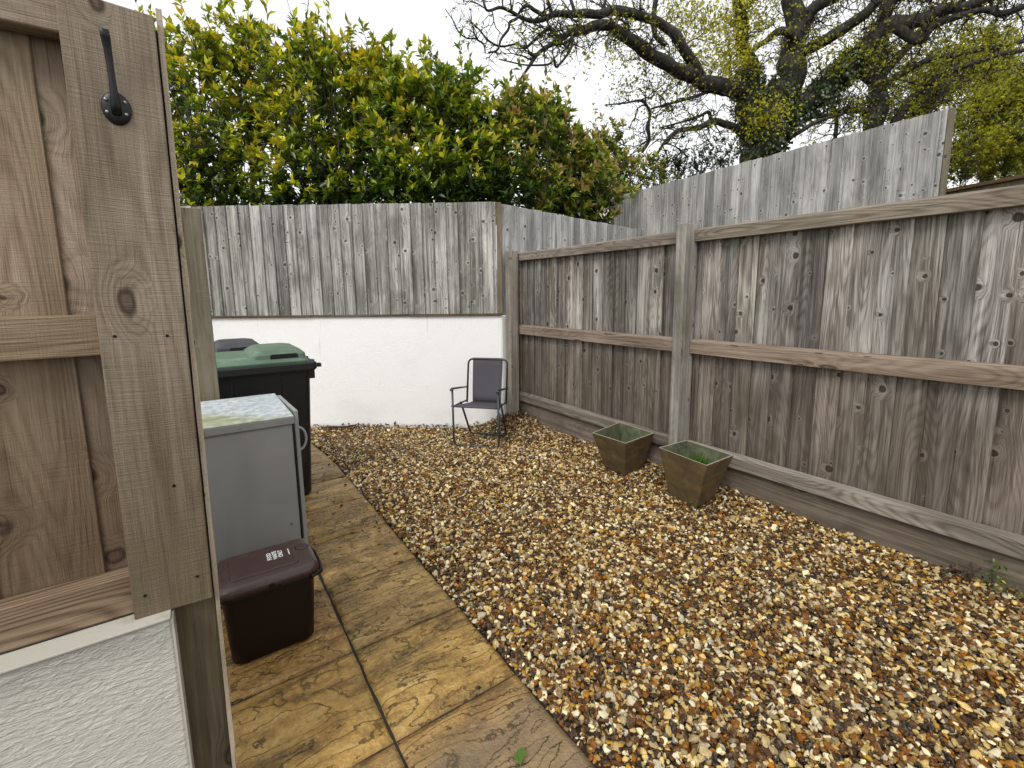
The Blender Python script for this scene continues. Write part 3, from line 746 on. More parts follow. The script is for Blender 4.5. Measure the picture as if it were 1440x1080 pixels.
# ------------------------------------------------------------------ near fence on the left
def left_fence():
    root = empty('panel_fence', (-.1, 1.3, 0), 'near brown fence panel at the left with wide sawn end board and black hook', 'fence')
    sh = .011/1.27
    # end board facing the viewer
    mb = MB(); mb.board((-.1735, 1.25, .738), (sh*1.285, 0, 1.285), (.147, 0, -.004), (0, .022, 0), rnd=.31, top_cut=.004)
    mb.build('end_board', W_TRIM, root, bevel=.003)
    for nm, z0, z1 in (('top_rail', 1.952, 2.06), ('middle_rail', 1.331, 1.416), ('bottom_rail', .742, .837)):
        mb = MB(); L = 2.4
        mb.board((-2.55, 1.277, z0), (L, 0, 0), (0, 0, z1-z0), (0, .045, 0)); mb.build(nm, W_LRAIL if nm == 'bottom_rail' else W_LEFT, root, bevel=.004)
    mb = MB(); x = -.012
    edges = [-.225, -.395, -.53, -.67, -.81, -.95, -1.1, -1.25, -1.4, -1.55, -1.7, -1.85, -2.0, -2.15, -2.3, -2.45]
    prev = -.09
    for e in edges:
        mb.board((prev+.004, 1.324, .75), (.004, 0, 1.30), (e-prev-.014, .007, 0), (0, .014, 0), t2=.5); prev = e
    mb.build('board_panel', W_LEFT, root, bevel=.002, seg=1)
    mb = MB(); mb.board((-.1205, 1.277, -.3), (sh*2.3, 0, 2.3), (.0885, 0, 0), (0, .046, 0), rnd=.77)
    mb.build('post', W_LPOST, root, bevel=.003)
    # rough edge of the outer board closing the end of the fence
    mb = MB(); rings = []
    n = 46
    for i in range(n+1):
        z = -.3+2.335*i/n; dx = .011*(z-.738)/1.27
        j = .0013*mnoise.noise(Vector((z*16, 0, 0)))+.0008*mnoise.noise(Vector((z*60, 5, 0)))
        j2 = .0022*mnoise.noise(Vector((z*7, 9, 0)))+.0010*mnoise.noise(Vector((z*50, 9, 4)))
        rings.append([(-.0228+dx+j*.6, 1.262+j, z), (-.0135+dx+j2, 1.262-j, z), (-.0140+dx+j2, 1.41, z), (-.0228+dx, 1.41, z)])
    vs = [p for q in rings for p in q]; fs = []; uv = []
    us = (0, .012, .15, .165, .30)
    for i in range(n):
        for j in range(4):
            j2 = (j+1) % 4; fs.append((i*4+j, i*4+j2, i*4+4+j2, i*4+4+j))
            a = i*.05; uv.append([(us[j], a), (us[j+1], a), (us[j+1], a+.05), (us[j], a+.05)])
    fs += [(3, 2, 1, 0), (n*4, n*4+1, n*4+2, n*4+3)]; uv += [[(0, 0)]*4]*2
    mb.add(vs, fs, uv, .52); mb.build('edge_board', W_EDGE, root)
    for nx, nz in ((-.142, 1.372), (-.055, 1.368), (-.150, .79), (-.052, .80), (-.075, 1.03)):
        q = MB(); q.tube([(nx, 1.2515, nz), (nx, 1.2485, nz-.0004)], .0032, 9); q.build('nail', M_IRON, root)
    # cast hook
    hk = MB(); cx, cz, y0 = -.0925, 1.822, 1.2495
    def disc(cx, cz, rx, rz, ya, yb, dome, n=28):
        rings = []
        for s, y in ((1, ya), (1, ya-(ya-yb)*.6), (.93, yb), (.72, yb-dome*.6), (.38, yb-dome)):
            rings.append([(cx+rx*s*math.cos(2*math.pi*k/n), y, cz+rz*s*math.sin(2*math.pi*k/n)) for k in range(n)])
        return rings
    hk.loft(disc(cx, cz, .0235, .031, y0, y0-.004, .004))
    arm = [(0, -.005, -.012), (0, -.011, .002), (.000, -.014, .022), (-.000, -.015, .046), (-.0005, -.016, .074), (-.001, -.019, .100), (-.0015, -.025, .120), (-.002, -.031, .132)]
    rings = []
    for k, (dx, dy, dz) in enumerate(arm):
        wx = (.0085, .0080, .0066, .0056, .0056, .0064, .0076, .0070)[k]; th = (.008, .006, .005, .0045, .0042, .004, .0036, .0026)[k]
        a0 = arm[max(0, k-1)]; a1 = arm[min(len(arm)-1, k+1)]
        t = np.array([0, a1[1]-a0[1], a1[2]-a0[2]]); t /= np.linalg.norm(t); nn = np.array([0, -t[2], t[1]])
        c = np.array([cx+dx, y0+dy, cz+dz])
        rings.append([c+np.array([1, 0, 0])*wx*math.cos(2*math.pi*q/12)+nn*th*math.sin(2*math.pi*q/12) for q in range(12)])
    hk.loft(rings)
    h = hk.build('hook', M_IRON, root, smooth=True); h['label'] = 'black iron coat hook on round back plate'
    for sx, sz in ((-.0145, .0125), (.0145, .0125), (-.0145, -.0105), (.0145, -.0105)):
        s = MB(); s.loft(disc(cx+sx, cz+sz, .0036, .0036, y0-.004, y0-.0075, .0016, 12)); s.build('screw', M_STEEL, h, smooth=True, world=False)
        sc_ = COL.objects[-1]
    # low wall under it
    w = empty('rendered_wall', (-.7, 1.3, 0), 'off white rough rendered low wall at bottom left under the near fence panel', 'wall')
    mb = MB(); mb.board((-2.6, 1.222, -.35), (0, 0, 1.083), (2.494, 0, 0), (0, .17, 0)); mb.build('wall_body', M_WALL2, w, bevel=.006)
    mb = MB(); mb.board((-2.6, 1.217, .7335), (2.492, 0, 0), (0, .062, 0), (0, 0, .005)); mb.build('coping_strip', M_COPE, w, bevel=.001)
    mb = MB(); mb.board((-.1075, 1.218, -.35), (0, 0, 1.082), (.004, 0, 0), (0, .06, 0)); mb.build('corner_bead', M_COPE, w)
    return h
hook = left_fence()
for ob in list(COL.objects):
    if ob.name.startswith('screw'):      # the screws were laid out in world space
        ob.matrix_parent_inverse = Matrix.Translation(-hook.parent.location)

def far_post():
    o = MB(); o.board((-.03, 3.125, -.05), (0, 0, 1.98), (.104, 0, 0), (0, .10, 0), rnd=.23)
    r = o.build('fence_post', W_FAR, bevel=.004); r.location = (0, 0, 0)
    tag(r, 'tan sawn square fence post standing between the metal cabinet and the wheelie bins', 'fence post')
far_post()

# ------------------------------------------------------------------ rounded box helper
def rrect(x0, x1, y0, y1, r, z, n=5):
    pts = []
    for cx, cy, a0 in ((x1-r, y0+r, -90), (x1-r, y1-r, 0), (x0+r, y1-r, 90), (x0+r, y0+r, 180)):
        for k in range(n+1):
            a = math.radians(a0+90*k/n); pts.append((cx+r*math.cos(a), cy+r*math.sin(a), z))
    return pts

def wheelie_bin(x0, y0, lid_mat, label, rz=0.0):
    """240 litre bin, long side to the viewer, front to +X; x0,y0 = near left foot of the rim"""
    t = empty('wheelie_bin', (x0, y0, 0), label, 'wheelie bin', 'wheelie bins by the white wall', rz)
    b = MB(); Lx, Ly = .70, .58
    rings = []
    for z, s in ((.0, .06), (.02, .045), (.30, .032), (.60, .018), (.90, .004), (.945, .002)):
        rings.append(rrect(s*1.0+.02, Lx-.005-s, s, Ly-s, .045, z))
    b.loft(rings)
    body = b.build('body', M_BLACK, t, smooth=False, bevel=.0, world=False)
    for p in body.data.polygons: p.use_smooth = len(p.vertices) == 4
    body.data.set_sharp_from_angle(angle=math.radians(40)) if hasattr(body.data, 'set_sharp_from_angle') else None
    # shallow moulded panel edges on the side
    b = MB()
    for x in (.20, .50): b.board((x, .012, .12), (0, -.012, .78), (.012, 0, 0), (0, .02, 0))
    b.build('side_rib', M_BLACK, t, world=False, bevel=.003)
    b = MB(); b.loft([rrect(-.03, Lx+.02, -.022, Ly+.022, .04, .93), rrect(-.03, Lx+.035, -.026, Ly+.026, .04, .945), rrect(-.03, Lx+.035, -.026, Ly+.026, .04, .985), rrect(-.03, Lx+.02, -.018, Ly+.018, .04, .992)])
    for yy in (.04, .27, .50): b.board((Lx+.03, yy, .945), (0, 0, .026), (0, .045, 0), (.042, 0, 0))
    b.board((Lx-.03, .02, .87), (0, 0, .07), (.05, 0, 0), (0, .02, 0)); b.board((Lx-.03, Ly-.04, .87), (0, 0, .07), (.05, 0, 0), (0, .02, 0))
    b.build('rim', M_BLACK, t, world=False, bevel=.004)
    # lid: skirt, shoulder and raised middle
    b = MB()
    b.loft([rrect(-.04, Lx-.01, -.014, Ly+.014, .05, .990), rrect(-.04, Lx-.015, -.018, Ly+.018, .05, 1.008), rrect(-.03, Lx-.05, .012, Ly-.012, .06, 1.036), rrect(.0, Lx-.075, .05, Ly-.05, .07, 1.050)], cap0=False)
    b.loft([rrect(.31, Lx-.022, .004, Ly-.004, .05, 1.012), rrect(.33, Lx-.030, .010, Ly-.010, .05, 1.056), rrect(.37, Lx-.060, .035, Ly-.035, .05, 1.084), rrect(.39, Lx-.10, .06, Ly-.06, .05, 1.092)], cap0=False)
    lid = b.build('lid', lid_mat, t, world=False, bevel=.004)
    for yy, th in ((.0035, 0), (Ly-.0095, 0)):
        b = MB(); b.loft([[(x, yy+.0, z) for x, z in q] for q in ([(.455, 1.020), (.606, 1.020), (.616, 1.028), (.616, 1.052), (.606, 1.060), (.455, 1.060), (.445, 1.052), (.445, 1.028)],)]+[[(x, yy+.012, z) for x, z in [(.455, 1.020), (.606, 1.020), (.616, 1.028), (.616, 1.052), (.606, 1.060), (.455, 1.060), (.445, 1.052), (.445, 1.028)]]])
        hr = b.build('grip_recess', M_HOLE, t, world=False)
        hr.parent = lid
    b = MB()
    b.tube([(-.06, .05, 1.0), (-.06, Ly-.05, 1.0)], .016, 10); b.build('handle_bar', M_BLACK, t, world=False, smooth=True)
    for yy in (-.0, Ly-.05):
        b = MB(); b.tube([(.05, yy, .10), (.05, yy+.05, .10)], .10, 20); b.build('wheel', M_BLACK, t, world=False)
    return t
wheelie_bin(-.055, 3.455, M_GREEN, 'black wheelie bin with a faded green lid, nearest the metal cabinet')
wheelie_bin(-.25, 4.13, M_DKGREY, 'wheelie bin with a dark grey lid, behind the green lidded one')

# ------------------------------------------------------------------ metal cabinet
def cabinet():
    x0, x1, y0, y1, zt = -.36, .344, 2.405, 3.045, .872
    cx, cy = (x0+x1)/2, (y0+y1)/2
    t = empty('metal_cabinet', (cx, cy, 0), 'grey metal cabinet with algae streaked top behind the brown caddy', 'cabinet')
    b = MB(); b.box((x0+.006-cx, y0+.004-cy, .01), (x1-.004-cx, y1-cy, zt-.004)); b.build('body', M_CAB, t, bevel=.004, world=False)
    b = MB(); b.box((x0-cx, y0-cy, zt-.003), (x1+.006-cx, y1+.004-cy, zt+.003))
    tp = b.build('top', M_CABTOP, t, bevel=.002, world=False)
    b = MB(); b.box((x0-cx, y0-.003-cy, zt-.036), (x1+.0065-cx, y0+.001-cy, zt-.0032)); b.box((x1+.001-cx, y0+.0015-cy, zt-.036), (x1+.0065-cx, y1-cy, zt-.0032))
    b.build('top_flange', M_CAB, t, bevel=.0015, world=False)
    for xx in (-.19, -.02, .12, .29):
        s = MB(); s.tube([(xx-cx, y0-.002-cy, zt-.018), (xx-cx, y0-.006-cy, zt-.018)], .0045, 10); s.build('rivet', M_CAB, t, world=False)
    s = MB(); s.tube([(.30-cx, y0+.005-cy, .33), (.30-cx, y0+.0005-cy, .33)], .006, 10); s.build('rivet', M_STEEL, t, world=False)
    # door on the far right side, a little ajar
    b = MB(); a = .035
    dv = np.array([math.sin(a), -math.cos(a), 0]); dn = np.array([math.cos(a), math.sin(a), 0])
    h0 = np.array([x1+.012-cx, 3.02-cy, .03])
    b.board(h0, (0, 0, .835), dv*.47, dn*.020); d = b.build('door', M_GREYPLAS, t, bevel=.003, world=False)
    c = h0+dv*.42+dn*.022+np.array([0, 0, .67])
    pts = [c+dn*(.038*math.sin(math.pi*k/12))+np.array([0, 0, -.062*math.cos(math.pi*k/12)]) for k in range(13)]
    b = MB(); b.tube(pts, .0065, 10); hd = b.build('handle', M_GREYPLAS, d, smooth=True, world=False)
cabinet()

# ------------------------------------------------------------------ brown food caddy
def caddy():
    cx, cy = .148, 2.075
    t = empty('food_caddy', (cx, cy, 0), 'dark brown food waste caddy with white lettering on its lid', 'caddy')
    b = MB(); rings = []
    for z, s in ((.004, .026), (.012, .018), (.10, .012), (.20, .007), (.292, .002)):
        rings.append(rrect(-.168+s, .172-s, -.128+s*.8, .132-s*.8, .04, z, 6))
    b.loft(rings); o = b.build('body', M_BROWN, t, world=False, smooth=True)
    o.data.set_sharp_from_angle(angle=math.radians(50))
    b = MB(); b.loft([rrect(-.174, .178, -.134, .138, .045, .286, 6), rrect(-.177, .181, -.137, .141, .046, .290, 6), rrect(-.177, .181, -.137, .141, .046, .303, 6), rrect(-.174, .178, -.134, .138, .045, .306, 6)])
    b.build('rim', M_BROWN, t, world=False, bevel=.002)
    b = MB()
    b.loft([rrect(-.180, .186, -.139, .144, .05, .308, 6), rrect(-.184, .190, -.142, .147, .052, .313, 6), rrect(-.184, .190, -.142, .147, .052, .326, 6),
            rrect(-.176, .182, -.134, .139, .05, .340, 6), rrect(-.160, .168, -.118, .124, .046, .346, 6)])
    lid = b.build('lid', M_BROWNLID, t, world=False, smooth=True); lid.data.set_sharp_from_angle(angle=math.radians(55))
    b = MB(); b.loft([rrect(-.130, .118, -.085, .092, .014, .344, 4), rrect(-.128, .116, -.083, .090, .014, .351, 4), rrect(-.120, .108, -.075, .082, .014, .3525, 4)], cap0=False)
    b.build('lid_panel', M_BROWNLID, t, world=False, bevel=.001)
    b = MB(); b.tube([(.005, -.141, .316), (.005, -.147, .316)], .010, 12); b.tube([(.035, -.139, .300), (.035, -.145, .300)], .006, 12); b.build('latch', M_BROWN, t, world=False)
    b = MB()
    pts = [(.150, -.143, .30), (.192, -.120, .298), (.203, -.05, .296), (.203, .05, .296), (.192, .12, .298), (.150, .148, .30)]
    b.tube(pts, .008, 8); b.build('carry_handle', M_BROWN, t, world=False, smooth=True)
    b = MB(); b.loft([[(.150+.030*math.cos(a), .045+.030*math.sin(a), .3466) for a in np.linspace(0, 2*math.pi, 18, endpoint=False)], [(.150+.024*math.cos(a), .045+.024*math.sin(a), .3485) for a in np.linspace(0, 2*math.pi, 18, endpoint=False)]])
    b.build('lid_boss', M_BROWNLID, t, world=False, smooth=True)
    # printed words, reading away from the viewer
    for k, (w, size) in enumerate((('FOOD', .023), ('WASTE', .0225), ('ONLY', .0235))):
        cu = bpy.data.curves.new('lettering', 'FONT'); cu.body = w; cu.size = size; cu.align_x = 'CENTER'; cu.align_y = 'CENTER'; cu.offset = .0006; cu.extrude = .0001
        cu.space_character = .92
        cu.materials.append(M_WHITE)
        tmp = bpy.data.objects.new('lettering_source', cu); COL.objects.link(tmp)
        bpy.context.view_layer.update()
        lm = bpy.data.meshes.new_from_object(tmp.evaluated_get(bpy.context.evaluated_depsgraph_get())); bpy.data.objects.remove(tmp)
        if not lm.materials: lm.materials.append(M_WHITE)
        q = bpy.data.objects.new('lettering', lm); COL.objects.link(q); q.parent = t
        q.location = (.018+.0215*k, .022, .3532); q.rotation_euler = (0, 0, math.pi/2)
    b = MB()
    for k in range(6): b.board((.0905, -.006+.0088*k, .3527), (0, .0066, 0), (.0045, 0, 0), (0, 0, .0005))
    b.build('small_print', M_WHITE, t, world=False)
caddy()

# ------------------------------------------------------------------ planters
def planter(base, rim, hgt, label, soil_z):
    rim = [np.array([*p, hgt]) for p in rim]; bc = np.array([*(sum(np.array(p) for p in base)/4), -.012]); rc = sum(rim)/4
    base = [bc+(p-rc)*.56 for p in rim]
    c = sum(base)/4
    t = empty('planter', (c[0], c[1], 0), label, 'planter', 'slate planters by the fence')
    cr = sum(rim)/4
    inn = [cr+(p-cr)*.93 for p in rim]; zb = soil_z; f = (zb+.012)/(hgt+.012)
    inb = [c*(1)+(b_+(r_-b_)*f-c)*.92 for b_, r_ in zip(base, rim)]
    for q in inb: q[2] = zb
    def quadstrip(mb, A, B, rnd=.5):
        for i in range(4):
            j = (i+1) % 4
            mb.add([A[i], A[j], B[j], B[i]], [(0, 1, 2, 3)], [[(0, 0), (1, 0), (1, 1), (0, 1)]], rnd)
    for i in range(4):          # four slate slabs, with real thickness
        j = (i+1) % 4
        mb = MB(); k = lambda p, q, s: p+(q-p)*s
        A0, A1, B0, B1 = base[i], base[j], rim[i], rim[j]
        ci = (A0+A1)/2; ins = (cr+c)/2-ci; ins[2] = 0; ins /= np.linalg.norm(ins)
        th = ins*.014
        cb_ = sum(base)/4; mi_ = lambda p, q, f: p+(q-p)*f
        mb.add([A0, A1, B1, B0, mi_(A0, cb_, .10), mi_(A1, cb_, .10), mi_(B1, cr, .065), mi_(B0, cr, .065)], [(0, 1, 2, 3), (7, 6, 5, 4), (0, 4, 5, 1), (3, 2, 6, 7), (1, 5, 6, 2), (0, 3, 7, 4)], None, random.random(), 0)
        s = mb.build('slate_side', [M_SLATE, M_SLATEIN, M_SLATEEDGE], t, bevel=.002)
        s.data.polygons[1].material_index = 1; s.data.polygons[3].material_index = 2
    mb = MB(); mb.add(inb, [(0, 1, 2, 3)], None); mb.build('soil', M_SOIL, t)
    return t, inb
# corner order: left, front, right, back
pn, soil = planter([(2.667, 1.962), (2.695, 1.756), (2.90, 1.752), (2.875, 1.96)], [(2.675, 2.062), (2.632, 1.648), (2.954, 1.655), (2.982, 2.05)], .34,
        'taller brown slate planter with grass growing in it, nearest the viewer', .215)
planter([(2.683, 2.612), (2.727, 2.415), (2.935, 2.40), (2.905, 2.61)], [(2.605, 2.672), (2.616, 2.318), (3.008, 2.362), (3.026, 2.755)], .312,
        'empty brown slate planter in front of the fence post, farther from the viewer', .06)

def leaf_arrays(P, D, Nn, L, Wd, fold=.18, curl=0.12):
    """5-vertex leaves: two quads folded on the midrib"""
    D = D/np.linalg.norm(D, axis=1, keepdims=True)
    S = np.cross(D, Nn); S /= (np.linalg.norm(S, axis=1, keepdims=True)+1e-9); Nn = np.cross(S, D)
    L = L[:, None]; Wd = Wd[:, None]
    v = np.stack([P, P+D*L*.5+S*Wd*.5+Nn*Wd*fold, P+D*L-Nn*L*curl, P+D*L*.5-S*Wd*.5+Nn*Wd*fold, P+D*L*.52], 1)
    n = len(P); b = np.arange(n)[:, None]*5
    f = np.stack([b+np.array([0, 1, 2, 4]), b+np.array([0, 4, 2, 3])], 1).reshape(-1, 4)
    return v.reshape(-1, 3), f
def leaves_obj(name, mat, parent, P, D, Nn, L, Wd, r, **kw):
    v, f = leaf_arrays(P, D, Nn, L, Wd, **kw)
    return np_mesh(name, v, f, mat, parent, {'rnd': ('FACE', np.repeat(r, 2))})

def grass_tuft(center, n, spread, hmin, hmax, name, label, cat, mat=LF_GRASS):
    c = np.array(center)
    P = c+np.stack([rng.normal(0, spread[0], n), rng.normal(0, spread[1], n), np.zeros(n)], -1)
    D = np.stack([rng.normal(0, .35, n), rng.normal(0, .35, n), np.ones(n)], -1)
    Nn = np.stack([rng.normal(0, 1, n), rng.normal(0, 1, n), rng.normal(0, .2, n)], -1)
    L = rng.uniform(hmin, hmax, n); e = empty(name, tuple(c), label, cat)
    leaves_obj('foliage', mat, e, P, D, Nn, L, np.full(n, .007), rng.random(n), curl=.25)
grass_tuft((2.825, 1.835, .213), 230, (.032, .046), .05, .12, 'grass_tuft', 'bright green grass tuft growing inside the nearer slate planter', 'plant')

# ------------------------------------------------------------------ folding chair
def chair():
    KC = 1.045; c = np.array([2.1035*KC, 3.7125*KC, -.068]); back = np.array([.748, .664, 0]); back /= np.linalg.norm(back); wid = np.array([back[1], -back[0], 0])
    t = empty('folding_chair', tuple(c), 'grey mesh folding garden chair standing on gravel by the white wall', 'chair')
    X = lambda a, b, z: c+(wid*a+back*b+np.array([0, 0, z+.010]))*KC
    def rounded(pts, r=.05, n=6):
        out = [pts[0]]
        for i in range(1, len(pts)-1):
            p, a, b = np.array(pts[i]), np.array(pts[i-1]), np.array(pts[i+1])
            d1 = (a-p)/np.linalg.norm(a-p); d2 = (b-p)/np.linalg.norm(b-p)
            s, e = p+d1*r, p+d2*r
            for k in range(n+1):
                u = k/n; out.append((1-u)**2*s+2*u*(1-u)*p+u*u*e)
        out.append(pts[-1]); return out
    R = .0105
    w = .226
    b = MB(); b.tube(rounded([X(-w, -.005, .545), X(-w, 0, .0), X(w, 0, .0), X(w, -.005, .545)], .055), R, 10); b.build('front_frame', M_TUBE, t, smooth=True)
    b = MB(); b.tube(rounded([X(-.205, .16, .39), X(-.195, .40, .0), X(.195, .40, .0), X(.205, .16, .39)], .04), R, 10); b.build('rear_frame', M_TUBE, t, smooth=True)
    b = MB(); b.tube(rounded([X(-.207, .345, .345), X(-.207, .425, .785), X(.207, .425, .785), X(.207, .345, .345)], .06), R, 10); b.build('back_frame', M_TUBE, t, smooth=True)
    b = MB(); b.tube([X(-.24, 0, .385), X(.24, 0, .385)], R, 10); b.build('seat_bar', M_TUBE, t, smooth=True)
    for s in (-1, 1):
        b = MB(); b.tube([X(s*.217, .01, .385), X(s*.210, .35, .365)], .009, 10); b.build('seat_rail', M_TUBE, t, smooth=True)
        b = MB()
        P = [X(s*.228, -.035, .545), X(s*.228, .0, .555), X(s*.222, .18, .530), X(s*.214, .375, .500)]
        rings = []
        for k, p in enumerate(P):
            hw = (.014, .019, .017, .013)[k]; hh = (.008, .011, .010, .008)[k]
            rings.append([p+wid*hw*math.cos(a)+np.array([0, 0, hh*math.sin(a)]) for a in np.linspace(0, 2*math.pi, 10, endpoint=False)])
        b.loft(rings); b.build('armrest', M_TUBE, t, smooth=True)
    # fabric: back sling and seat sling, each a thin curved sheet
    def sling(rows, name):
        b = MB(); n = len(rows); m_ = 9; vs = []; uvs = []
        for k, (b0, z0, hw, sag) in enumerate(rows):
            for q in range(m_):
                a = -hw+2*hw*q/(m_-1); sg = sag*(1-(a/hw)**2)
                vs.append(X(a, b0+sg*.9, z0-sg*.4)); uvs.append((a, k*.05))
        fs = []; uv = []
        for k in range(n-1):
            for q in range(m_-1):
                i = k*m_+q; f = (i, i+1, i+m_+1, i+m_); fs.append(f); uv.append([uvs[j] for j in f])
        b.add(vs, fs, uv, .5)
        o = b.build(name, M_FABRIC, t, smooth=True); md = o.modifiers.new('thick', 'SOLIDIFY'); md.thickness = .003; md.offset = 0
    sling([(.360, .352, .150, .0), (.366, .42, .152, .012), (.380, .52, .154, .018), (.398, .62, .156, .016), (.415, .72, .158, .008), (.424, .782, .158, .0), (.434, .796, .158, 0), (.440, .78, .158, 0)], 'back_sling')
    sling([(.362, .352, .150, 0), (.30, .352, .168, .006), (.2, .362, .188, .010), (.1, .375, .205, .008), (.02, .392, .213, .0), (-.012, .395, .213, .0), (-.016, .378, .213, 0)], 'seat_sling')
chair()

# ------------------------------------------------------------------ small things on the ground
def stick():
    b = MB(); p = [(1.02*K, 5.20*K, -.085), (1.12*K, 5.13*K, -.075), (1.22*K, 5.07*K, -.08), (1.31*K, 5.00*K, -.06), (1.36*K, 4.985*K, -.045)]
    b.tube(p, [.012, .014, .012, .009, .004], 8); b.tube([p[3], (1.33*K, 4.94*K, -.075)], [.006, .003], 6)
    tag(b.build('stick', M_STICK, smooth=True), 'short dead brown stick lying on gravel at the foot of the white wall', 'stick')
stick()
def litter():
    n1 = 260
    X = np.concatenate([2.97+rng.normal(0, .12, n1), rng.uniform(2.6, 3.08, 60), rng.uniform(1.0, 2.7, 150), rng.uniform(.45, .95, 70), rng.uniform(2.55, 3.05, 70)])
    Yw = lambda x: CORNER[1]-(x-CORNER[0])*WN[0]/WN[1]
    Y = np.concatenate([4.3+rng.normal(0, .15, n1), rng.uniform(2.4, 4.0, 60), np.zeros(150), rng.uniform(2.2, 4.6, 70), rng.uniform(1.6, 2.6, 70)])
    k = slice(n1+60, n1+210); Y[k] = Yw(X[k])-np.abs(rng.normal(0, .05, 150))-.02
    s = (X-CORNER[0])*WN[0]+(Y-CORNER[1])*WN[1]
    ok = (X < 3.09) & ((s < -.02) | (X > 2.75)) & ~((X > 2.93) & (X < 3.06) & (Y > 4.32))
    X, Y = X[ok], Y[ok]; n = len(X)
    z = np.where(X < .9, .010, .020)+.075*np.exp(-((X-2.98)**2+(Y-4.3)**2)/.07)+drop(X, Y)+rng.uniform(0, .008, n)
    D = np.stack([rng.normal(0, 1, n), rng.normal(0, 1, n), rng.normal(0, .25, n)], -1)
    Nn = np.stack([rng.normal(0, .35, n), rng.normal(0, .35, n), np.ones(n)], -1)
    L = np.where(X < .9, rng.uniform(.012, .035, n), rng.uniform(.025, .06, n))
    o = leaves_obj('leaf_litter', LF_DEAD, None, np.stack([X, Y, z], -1), D, Nn, L, L*.5, rng.random(n), fold=.3, curl=-.2)
    tag(o, 'scattered dead brown leaves and bits on gravel and paving', 'leaf litter', kind='stuff')
litter()
def fallen_leaf():
    P = np.array([[.70, 1.005, .014]]*2); P[1] += (.004, .01, .002)
    o = leaves_obj('fallen_leaf', LF_GRASS, None, P, np.array([[.4, .8, .1], [.6, .5, .25]]), np.array([[0, .2, 1.], [.3, 0, 1]]), np.array([.055, .045]), np.array([.036, .03]), np.array([.8, 1.]))
    tag(o, 'single bright green fallen leaf on the nearest slab', 'leaf')
fallen_leaf()
def weed(p, n, size, label, mats, spread=.02):
    c = np.array(p); e = empty('weed', tuple(c), label, 'weed', 'weeds along the gravel board')
    D = np.stack([rng.normal(-.5, .6, n), rng.normal(0, .7, n), np.abs(rng.normal(.6, .4, n))], -1)
    P = c+np.stack([rng.normal(0, spread, n), rng.normal(0, spread*1.3, n), np.abs(rng.normal(size*.6, size*.5, n))], -1)
    P[:, 0] = np.minimum(P[:, 0], 3.088)
    leaves_obj('foliage', mats, e, P, D, np.stack([rng.normal(-.3, .4, n), rng.normal(0, .4, n), np.ones(n)], -1), rng.uniform(.016, .03, n), rng.uniform(.010, .016, n), rng.random(n))
    b = MB(); 
    for k in range(4): b.tube([c, c+np.array([random.uniform(-.02, 0), random.uniform(-.02, .02), size])], .0012, 5)
    b.build('stem', M_STEM, e)
weed((3.07, .395, .01), 34, .10, 'leafy green weed growing up the gravel board, the tallest of them', LF_GRASS)
weed((3.06, .345, .01), 26, .05, 'low bluish green weed in gravel at the right edge', LF_B)
weed((3.07, .47, .01), 20, .045, 'green weed with a rusty dead top by the gravel board', LF_DEAD, .014)
weed((3.07, .535, .01), 16, .04, 'small withered brown weed by the gravel board', LF_DEAD, .014)

# ------------------------------------------------------------------ shrubs of the hedge
def spline(pts, n):
    pts = [np.array(p, float) for p in pts]; out = []
    P = [2*pts[0]-pts[1]]+pts+[2*pts[-1]-pts[-2]]
    for i in range(1, len(P)-2):
        for k in range(n):
            u = k/n; a, b, c, d = P[i-1:i+3]
            out.append(.5*((2*b)+(c-a)*u+(2*a-5*b+4*c-d)*u*u+(3*b-a-3*c+d)*u**3))
    out.append(pts[-1]); return out

